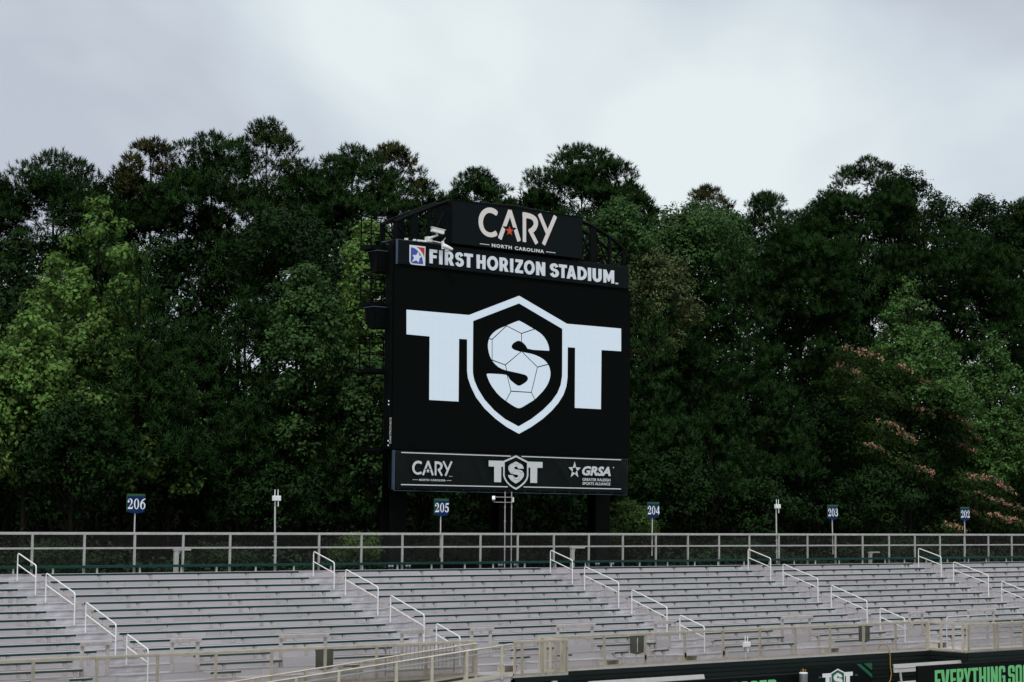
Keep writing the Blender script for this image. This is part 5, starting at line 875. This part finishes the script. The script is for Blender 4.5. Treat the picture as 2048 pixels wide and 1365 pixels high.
def leaves(B, rg, dens, ln=.17, flat=.8, droop=.2, wr=.62, k=6):
    """leaves gathered in small sprays that are scattered over the clumps"""
    C = []; O = []
    for x, y, z, r in B:
        n = max(4, int(dens*12.6*r*r/k)); v = unit(rg.normal(size=(n,3)))
        q = r*rg.uniform(.35,1.12,(n,1))**.6; p = v*q; p[:,2] *= flat
        C.append(p+np.array([x,y,z])); O.append(v)
    C = np.concatenate(C); O = np.concatenate(O); n = len(C)
    off = rg.normal(size=(n,k,3))*ln*np.array([.62,.62,.42]); C = (C[:,None]+off).reshape(-1,3)
    nm = unit((O[:,None]*.5 + unit(off)*.55 + np.array([0,0,.45]) + rg.normal(size=(n,k,3))*.3).reshape(-1,3)); n *= k
    t = unit(np.cross(nm, rg.normal(size=(n,3)))); t[:,2] -= droop; t = unit(t); b = unit(np.cross(nm, t))
    l = ln*rg.uniform(.55,1.3,(n,1)); wv = l*wr*.5
    V = np.stack([C-t*l*.5, C+b*wv+nm*l*.08, C+t*l*.5, C-b*wv+nm*l*.08], 1).reshape(-1,3)
    Nn = unit(np.repeat(unit(O*.75 + np.array([0,0,.35])), k, 0) + nm*.55 + rg.normal(size=(n,3))*.12)
    V, Nn = facing(V, 4, Nn); return V, np.arange(len(V)).reshape(-1,4), Nn
def pad_leaves(B, rg, dens, ln):
    V, F, M_ = [], [], []; k = 0
    for row in B:
        v, f, q = leaves(row[None], rg, dens, ln, .42, .35, .36); v[:,2] -= .28*(v[:,0]-row[0]); V.append(v); F.append(f+k); M_.append(q); k += len(v)
    return np.concatenate(V), np.concatenate(F), np.concatenate(M_)
def trunk_and_limbs(t, x, y, zg, ztop, B, cx, cy, czb, rg, r0):
    tr = MB(); k = 6; P = []
    for i in range(k+1):
        f = i/k; P.append((x+(rg.random()-.5)*.25*f+(cx-x)*f, y+(rg.random()-.5)*.25*f+(cy-y)*f, zg+(ztop-zg)*f))
    tr.tube(P, r0, 8, r0*.18).part('trunk', MT['bark'], t)
    idx = rg.permutation(len(B))[:14]; lm = MB()
    for i in idx:
        bx_, by_, bz_, br = B[i]; e = Vector((cx+bx_, cy+by_, czb+bz_)); f = min(max((e.z-1.2-zg-rg.random()*1.5)/(ztop-zg), .15), .95)
        q = f*k; a = int(min(q, k-1)); s_ = Vector(P[a]).lerp(Vector(P[a+1]), q-a); mid = s_.lerp(e, .5)+Vector((0,0,.25))
        lm.tube([s_, mid, e], r0*(.42*(1-f)+.12), 5, .02, cap=False)
    lm.part('limbs', MT['bark'], t)
def tree(kind, x, y, ztop, R, zb, label):
    rg = np.random.default_rng(int(abs(x*131+y*17+ztop*7))); H = ztop-zb
    shrub = kind.startswith('shrub'); zg = 4.2; fill = 'deep in the wood' in label
    nm = 'bush' if shrub else ('pine_tree' if kind.startswith('pine') else 'broadleaf_tree')
    t = thing(nm, label, 'bush' if shrub else 'tree', (x, y, zg), 'bushes below the scoreboard and fence' if shrub else 'hidden trees deep in the wood' if fill else 'trees of the wood behind the bleachers')
    B = blobs_for(kind, R, H, rg)
    df, lf = (.42, 1.45) if fill else (1, 1)
    if kind == 'pine_young': V, F, NR = tufts(B, rg, 6.0, 9, .25, .046, .9)
    elif kind.startswith('pine'): V, F, NR = tufts(B, rg, 6.0*df, 9, .26*lf, .052*lf, .62)
    elif shrub: V, F, NR = leaves(B, rg, 60, .11, .8)
    elif kind in ('leaf_bright_cone','leaf_bright'): V, F, NR = leaves(B, rg, 36, .20, .85, .15, .75)
    elif kind in ('leaf_cone','leaf_mid'): V, F, NR = leaves(B, rg, 34, .18, .85, .2, .7)
    else: V, F, NR = leaves(B, rg, 21*df, .20*lf, .8, .25, .5)
    V = V + np.array([0, 0, zb-zg])
    key = {'leaf_bright_cone':'leaf_bright'}.get(kind, kind)
    place('crown', quick(V, F, 'crown', LF[key], NR), t, (x, y, zg))
    if not shrub: trunk_and_limbs(t, x, y, zg, zb+H*.86, B, x, y, zb, rg, .09+.009*H)
    else:
        st = MB()
        for i in range(5): st.tube([(x+.1*i-.2,y,zg),(x+(i-2)*.2,y+.1*(i%2),zb+H*.5)],.02,5,.008)
        st.part('stems', MT['bark'], t)
FL = 'dark leafy or pine tree deep in the wood, mostly hidden behind the trees in front'
for row in [
('pine', 44.21, 88, 24.07, 3.71, 13.45, 'tall dark pine with a domed crown, farthest left above the pale green conical tree'),
('pine_brown', 51.32, 91, 26.04, 2.04, 20.79, 'thin pine with a brownish crown, just left of the tallest pine group'),
('pine', 53.13, 88, 26.18, 3.94, 15.22, 'broad dark pine right of the brownish crown, sky gaps low in it'),
('pine_open', 57.76, 90, 27.83, 2.06, 21.58, 'tallest pine of the left group, open crown rising highest against the sky'),
('pine', 61.99, 88, 26.68, 3.34, 14.95, 'dense dark pine standing behind the left corner of the scoreboard'),
('pine_brown', 67.01, 91, 27.86, 1.5, 23.46, 'brown tipped pine top peeking behind the pine left of the scoreboard'),
('pine_open', 69.96, 92, 26.18, 1.32, 22.69, 'sparse small pine top behind the left end of the scoreboard arch'),
('pine', 72.19, 90, 26.84, 2.12, 21.51, 'small round pine crown directly behind the top sign of the scoreboard'),
('pine', 78.87, 88, 28.84, 3.55, 19.81, 'wide pine crown rising behind the right end of the scoreboard top sign'),
('leaf_mid', 74.44, 80, 24.32, 2.0, 17.4, 'leafy green tree beside the right end of the scoreboard arch'),
('leaf_mid', 84.33, 84, 25.57, 3.77, 18.39, 'rounded mid green broadleaf tree right of the scoreboard'),
('pine_brown', 93.63, 92, 28.52, 1.46, 25.3, 'small sparse brown pine top above the rounded broadleaf tree'),
('pine', 97.04, 90, 28.26, 2.54, 18.39, 'pointed dark pine top between the rounded broadleaf and the big right crown'),
('pine', 105.19, 88, 31.36, 3.61, 18.77, 'big open pine crown, tallest tree right of the scoreboard'),
('leaf_dark', 103.85, 90, 29.51, 2.07, 22.96, 'leafy crown merging with the left side of the tallest right hand pine'),
('leaf_dark', 113.22, 91, 32.17, 2.25, 23.83, 'leafy crown merging with the right side of the tallest right hand pine'),
('leaf_dark', 115.65, 90, 30.12, 2.19, 22.48, 'dark leafy crown two crowns right of the tallest right hand pine'),
('leaf_dark', 122.03, 91, 31.1, 2.19, 23.05, 'leafy tree with thin pale tips near the right edge of the skyline'),
('pine', 125.95, 90, 31.03, 2.86, 21.74, 'dark pine cut off by the right edge of the picture'),
('pine', 41.97, 90, 22.93, 1.71, 15.87, 'dark pine cut off by the left edge of the picture'),
('pine', 108.98, 84, 26.47, 5.63, 13.99, 'wide very dark pine behind the two small bright conical trees'),
('leaf_bright_cone', 39.8, 75, 20.04, 4.44, 7.9, 'pale green conical tree, brightest leaves, left of the sign 206'),
('pine_young', 39.85, 71.5, 17.59, 2.65, 8.26, 'dark young pine in front of the pale green conical tree'),
('leaf_bright', 35.58, 72.5, 14.42, 1.67, 6.8, 'pale green leafy tree low at the left edge of the picture'),
('leaf_dark', 53.44, 82, 21.74, 3.21, 14.6, 'glossy dark broadleaf tree left of the scoreboard, below the tall pines'),
('pine_young', 47.86, 76, 17.19, 2.59, 8.06, 'blue green young pine left of the loudspeakers, in front of the glossy broadleaf'),
('leaf_mid', 49.75, 74, 17.76, 2.07, 8.07, 'mid green leafy tree beside the young pine left of the scoreboard catwalks'),
('leaf_bright', 53.31, 74, 20.12, 1.43, 12.72, 'yellow green leafy tree seen through the upper catwalks of the scoreboard'),
('leaf_mid', 51.69, 72, 13.87, 1.38, 6.97, 'leafy tree seen through the lower catwalks of the scoreboard'),
('pine', 46.12, 78, 15.26, 2.26, 6.7, 'dark pine between the two young pines on the left'),
('leaf_khaki', 74.9, 78, 21.2, 2.41, 15.1, 'olive tan tree just right of the scoreboard screen top'),
('pine_young', 71.06, 74, 17.66, 2.67, 7.18, 'young pine touching the right edge of the scoreboard screen'),
('pine_young', 80.35, 77, 22.57, 3.6, 10.89, 'large young pine below the rounded broadleaf right of the scoreboard'),
('pine', 89.33, 80, 24.97, 3.62, 12.74, 'dark pine left of the tallest right hand pine, reaching far down'),
('leaf_cone', 91.96, 74, 20.76, 3.67, 12.91, 'bright green conical tree above the pink blossoming tree'),
('leaf_cone', 99.36, 73.5, 18.13, 3.58, 8.97, 'green conical tree at the right edge beside the pink blossoms'),
('pine_young', 74.63, 73, 13.06, 2.93, 7.47, 'low pointed young pine behind the fence above the sign 204'),
('pine_young', 81.63, 75, 16.31, 2.53, 8.67, 'dark young pine above the right antenna mast'),
('leaf_dark', 86.26, 76, 13.62, 2.72, 7.06, 'dark leafy tree left of the pink blossoming tree'),
('leaf_dark', 36.34, 70, 11.06, 2.14, 6.23, 'dark leafy understory tree above the sign 206'),
('leaf_dark', 41.71, 72, 11.19, 1.76, 5.84, 'dark leafy understory tree right of the sign 206'),
('pine_young', 45.71, 73, 11.54, 2.09, 6.06, 'short dark pine left of the left antenna mast'),
('leaf_dark', 45.97, 70, 8.68, 1.63, 5.56, 'low leafy tree behind the left antenna mast'),
('pine_young', 50.52, 73, 12.2, 1.94, 6.08, 'short pine just left of the lowest catwalk'),
('leaf_dark', 75.38, 70, 8.62, 2.26, 5.43, 'low leafy tree behind the right antenna mast'),
('leaf_dark', 69.74, 71, 9.89, 2.0, 5.43, 'low dark leafy tree just right of the bright round bush'),
('leaf_dark', 84.84, 71, 9.5, 2.74, 5.28, 'low dark leafy tree between the right antenna mast and the pink blossoms'),
('leaf_dark', 113.42, 80, 20.15, 3.73, 5.96, 'dark tree filling the right edge behind the small conical tree'),
('leaf_dark', 36.02, 78, 14.55, 2.31, 5.78, 'dark tree filling the left edge low behind the pale leaves'),
('pine', 73.97, 84, 23.95, 3.41, 10.31, 'dark pine hidden for the most part behind the scoreboard'),
('leaf_dark', 64.99, 84, 23.0, 2.7, 10.06, 'dark leafy tree hidden for the most part behind the scoreboard left half'),
('shrub_bright', 63.48, 67.5, 7.32, 1.07, 5.36, 'bright green rounded bush under the right end of the scoreboard'),
('shrub_bright', 47.54, 66.5, 5.78, 1.12, 4.78, 'pale green low bush behind the fence left of the scoreboard post'),
('shrub_dark', 40.33, 66, 5.41, 1.72, 4.17, 'dark low bush behind the fence below the left antenna mast'),
('shrub_dark', 33.62, 66, 5.51, 1.72, 4.25, 'dark low bush behind the fence at the far left'),
('shrub_dark', 52.95, 67.5, 5.58, 1.5, 4.41, 'dark low bush between the scoreboard posts behind the sign 205'),
('shrub_dark', 70.37, 67, 5.47, 2.18, 4.27, 'dark low bush behind the fence left of the right antenna mast'),
('shrub_dark', 82.41, 67, 5.52, 2.35, 4.17, 'dark low bush behind the fence under the pink blossoms')]: tree(*row)
for row in [('leaf_dark', 41.58, 86, 19.55, 2.82, 8.06, FL),
('pine', 48.87, 92, 23.32, 1.82, 14.95, FL),
('pine', 51.0, 93, 24.57, 1.59, 18.84, FL),
('pine', 61.24, 92, 25.93, 1.96, 17.93, FL),
('leaf_dark', 63.78, 93, 26.52, 1.72, 18.76, FL),
('pine', 70.5, 92, 24.96, 1.47, 19.19, FL),
('pine', 76.16, 92, 25.67, 1.82, 20.84, FL),
('leaf_dark', 86.42, 90, 25.59, 1.9, 18.98, FL),
('leaf_dark', 93.78, 90, 26.63, 1.97, 19.5, FL),
('leaf_dark', 101.36, 91, 27.13, 2.06, 18.73, FL),
('pine', 104.82, 92, 28.81, 2.1, 20.41, FL),
('leaf_dark', 113.69, 93, 32.01, 2.2, 21.84, FL),
('leaf_dark', 120.9, 92, 30.45, 2.26, 21.54, FL),
('leaf_dark', 126.18, 92, 31.14, 2.31, 21.91, FL),
('pine', 77.89, 91, 26.42, 1.52, 20.9, FL),
('pine', 85.62, 91, 27.77, 1.59, 21.54, FL),
('pine', 46.0, 87, 20.46, 2.69, 9.6, FL),
('leaf_dark', 48.75, 85, 20.15, 2.94, 8.18, FL),
('pine', 53.04, 85, 20.57, 2.77, 9.75, FL),
('leaf_dark', 58.56, 86, 22.02, 2.89, 8.37, FL),
('leaf_dark', 60.6, 83, 21.49, 2.61, 8.37, FL),
('leaf_dark', 71.2, 86, 23.61, 3.12, 9.16, FL),
('leaf_dark', 78.49, 86, 23.47, 3.25, 8.73, FL),
('leaf_dark', 85.68, 87, 23.68, 3.71, 8.88, FL),
('leaf_dark', 90.42, 86, 24.35, 3.46, 8.95, FL),
('leaf_dark', 97.76, 88, 25.28, 3.97, 9.11, FL),
('pine', 102.12, 87, 25.6, 4.03, 9.18, FL),
('leaf_dark', 108.59, 88, 26.34, 4.18, 9.31, FL),
('leaf_dark', 117.64, 88, 27.23, 4.72, 9.47, FL),
('leaf_dark', 121.49, 86, 27.03, 4.75, 8.8, FL),
('leaf_dark', 45.61, 83, 14.18, 2.58, 6.46, FL),
('leaf_dark', 42.04, 84, 13.56, 2.54, 6.43, FL),
('leaf_dark', 49.93, 82, 12.94, 2.39, 6.26, FL),
('leaf_dark', 54.27, 83, 13.71, 2.73, 6.28, FL),
('leaf_dark', 57.87, 83, 14.92, 2.55, 6.3, FL),
('leaf_dark', 78.35, 82, 13.81, 2.85, 6.42, FL),
('leaf_dark', 84.82, 84, 16.01, 3.0, 6.45, FL),
('leaf_dark', 88.97, 83, 13.75, 3.35, 6.48, FL),
('leaf_dark', 96.74, 85, 17.4, 3.86, 6.51, FL),
('leaf_dark', 101.46, 84, 15.66, 3.92, 6.54, FL),
('leaf_dark', 108.2, 84, 14.65, 3.71, 6.58, FL),
('leaf_dark', 113.45, 83, 13.46, 3.78, 6.28, FL),
('leaf_dark', 39.92, 83, 17.93, 1.81, 9.34, FL),
('pine', 54.73, 91, 22.86, 1.65, 16.83, FL),
('leaf_dark', 80.06, 84, 18.68, 2.64, 7.58, FL),
('pine', 81.12, 83, 19.27, 2.93, 7.59, FL),
('leaf_dark', 84.82, 84, 18.43, 3.01, 7.64, FL),
('leaf_dark', 38.53, 81, 16.06, 2.42, 7.07, FL),
('leaf_dark', 57.13, 82, 17.35, 2.27, 7.3, FL),
('leaf_dark', 54.22, 71, 9.46, 1.57, 5.55, FL),
('leaf_dark', 58.2, 72, 9.82, 1.86, 5.42, FL),
('leaf_dark', 61.45, 71.5, 9.79, 1.9, 5.43, FL),
('leaf_dark', 65.1, 72, 10.03, 1.95, 5.42, FL)]: tree(*row)
# two blossoming mimosas: flat feathery pads with pink flowers on top
for pads, lab, bx0 in (([(83.61, 71.3, 15.54, 0.93), (85.91, 72.0, 15.5, 0.95), (87.91, 72.7, 15.17, 1.13), (88.28, 71.65, 14.88, 1.01), (90.7, 72.35, 14.24, 1.32), (91.03, 71.3, 13.98, 1.14), (87.9, 72.0, 13.24, 1.24), (90.44, 72.7, 12.95, 0.97), (90.1, 71.65, 12.47, 1.31), (92.94, 72.35, 12.46, 1.22), (92.63, 71.3, 11.98, 1.26), (94.47, 72.0, 11.72, 1.17), (95.71, 72.7, 11.31, 1.18), (92.93, 71.65, 11.14, 1.04), (94.76, 72.35, 10.54, 0.99), (86.5, 71.3, 11.54, 1.11), (88.87, 72.0, 11.02, 1.13), (84.81, 72.7, 14.66, 1.11), (85.04, 71.65, 13.93, 1.1), (86.47, 72.35, 10.4, 1.23), (87.77, 71.3, 9.71, 1.39), (86.67, 72.0, 8.86, 1.22), (91.27, 72.7, 9.11, 1.15)],'spreading tree with feathery leaves and pink blossoms, right of the scoreboard',0),([(89.65, 67.8, 8.68, 0.94), (91.93, 68.5, 8.56, 1.12), (94.25, 69.2, 8.12, 1.03), (90.76, 68.15, 7.65, 1.22), (93.52, 68.85, 7.35, 1.19), (91.39, 67.8, 6.55, 1.28), (94.18, 68.5, 6.28, 1.13), (91.23, 69.2, 6.82, 1.01), (94.18, 68.15, 7.13, 0.85), (88.98, 68.85, 5.99, 0.94)],'lower tree with pink blossoms behind the sign 202',0)):
    P = np.array(pads); cx, cy = P[:,0].mean(), P[:,1].mean()+.4; rg = np.random.default_rng(5)
    t = thing('blossoming_tree', lab, 'tree', (cx, cy, 4.2), 'pink blossoming trees'); o = np.array([cx,cy,4.2])
    B = P.copy(); B[:,3] *= rg.uniform(.7,1.05,len(B)); Bl = B.copy(); Bl[:,:3] -= o
    B2 = np.concatenate([Bl, Bl+np.array([.4,.9,-.2,0])])
    V, F, NR = pad_leaves(B2, rg, 24, .22); place('crown', quick(V, F, 'crown', LF['mimosa'], NR), t, o)
    C = []
    for x, y, z, r in Bl:
        if rg.random() < .3: continue
        n = int(18*r*r*rg.uniform(.3,1.5))+4; a = rg.uniform(0,6.28,n); q = r*np.sqrt(rg.uniform(0,1,n)); C.append(np.stack([x+q*np.cos(a), y+.35*q*np.sin(a)-.35*r, z-.28*q*np.cos(a)-.06+.30*r*np.sqrt(1-(q/r)**2*.8)+.02+rg.uniform(-.08,.06,n)],1))
    C = np.concatenate(C); n = len(C); V = []
    for j in range(5):
        d = unit(rg.normal(size=(n,3))+np.array([0,-.2,.5])); s_ = unit(np.cross(d, rg.normal(size=(n,3))))
        V.append(np.stack([C+s_*.022, C-s_*.022, C+d*.12+s_*.04, ],1)); V.append(np.stack([C-s_*.022, C+d*.12-s_*.04, C+d*.12+s_*.04],1))
    V = np.concatenate(V).reshape(-1,3); place('blossoms', quick(V, np.arange(len(V)).reshape(-1,3), 'blossoms', LF['bloom']), t, o)
    trunk_and_limbs(t, cx+.6, cy+.6, 4.2, P[:,2].max()-.6, B2, cx, cy, 4.2, rg, .16)
# far wood closing the view behind the single trees
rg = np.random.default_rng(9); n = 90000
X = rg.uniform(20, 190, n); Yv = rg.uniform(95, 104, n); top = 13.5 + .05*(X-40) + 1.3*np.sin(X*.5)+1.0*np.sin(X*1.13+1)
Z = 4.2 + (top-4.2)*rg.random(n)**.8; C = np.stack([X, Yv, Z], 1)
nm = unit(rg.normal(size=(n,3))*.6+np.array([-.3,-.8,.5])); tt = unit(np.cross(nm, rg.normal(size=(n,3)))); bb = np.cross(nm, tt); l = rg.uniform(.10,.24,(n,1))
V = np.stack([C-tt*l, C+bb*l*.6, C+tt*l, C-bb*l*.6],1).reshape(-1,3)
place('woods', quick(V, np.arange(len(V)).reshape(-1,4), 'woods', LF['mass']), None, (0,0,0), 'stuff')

# low growth along the edge of the wood
n = 15000; X = rg.uniform(24, 118, n); Yv = rg.uniform(62.2, 74, n); keep = ~((Yv < 66.2) & (X > 46) & (X < 61)); X, Yv = X[keep], Yv[keep]; n = len(X)
hh = (.25+.55*(np.sin(X*.9)+np.sin(X*.37+2)+2)*.5)*(.4+.12*(Yv-62)); Z = 4.22 + hh*rg.random(n)**.7; C = np.stack([X,Yv,Z],1)
nm = unit(rg.normal(size=(n,3))*.6+np.array([0,-.3,.7])); tt = unit(np.cross(nm, rg.normal(size=(n,3)))); bb = np.cross(nm, tt); l = rg.uniform(.05,.12,(n,1))
V = np.stack([C-tt*l, C+bb*l*.55, C+tt*l, C-bb*l*.55],1).reshape(-1,3)
place('undergrowth', quick(V, np.arange(len(V)).reshape(-1,4), 'undergrowth', LF['shrub_dark']), None, (0,0,0), 'stuff')
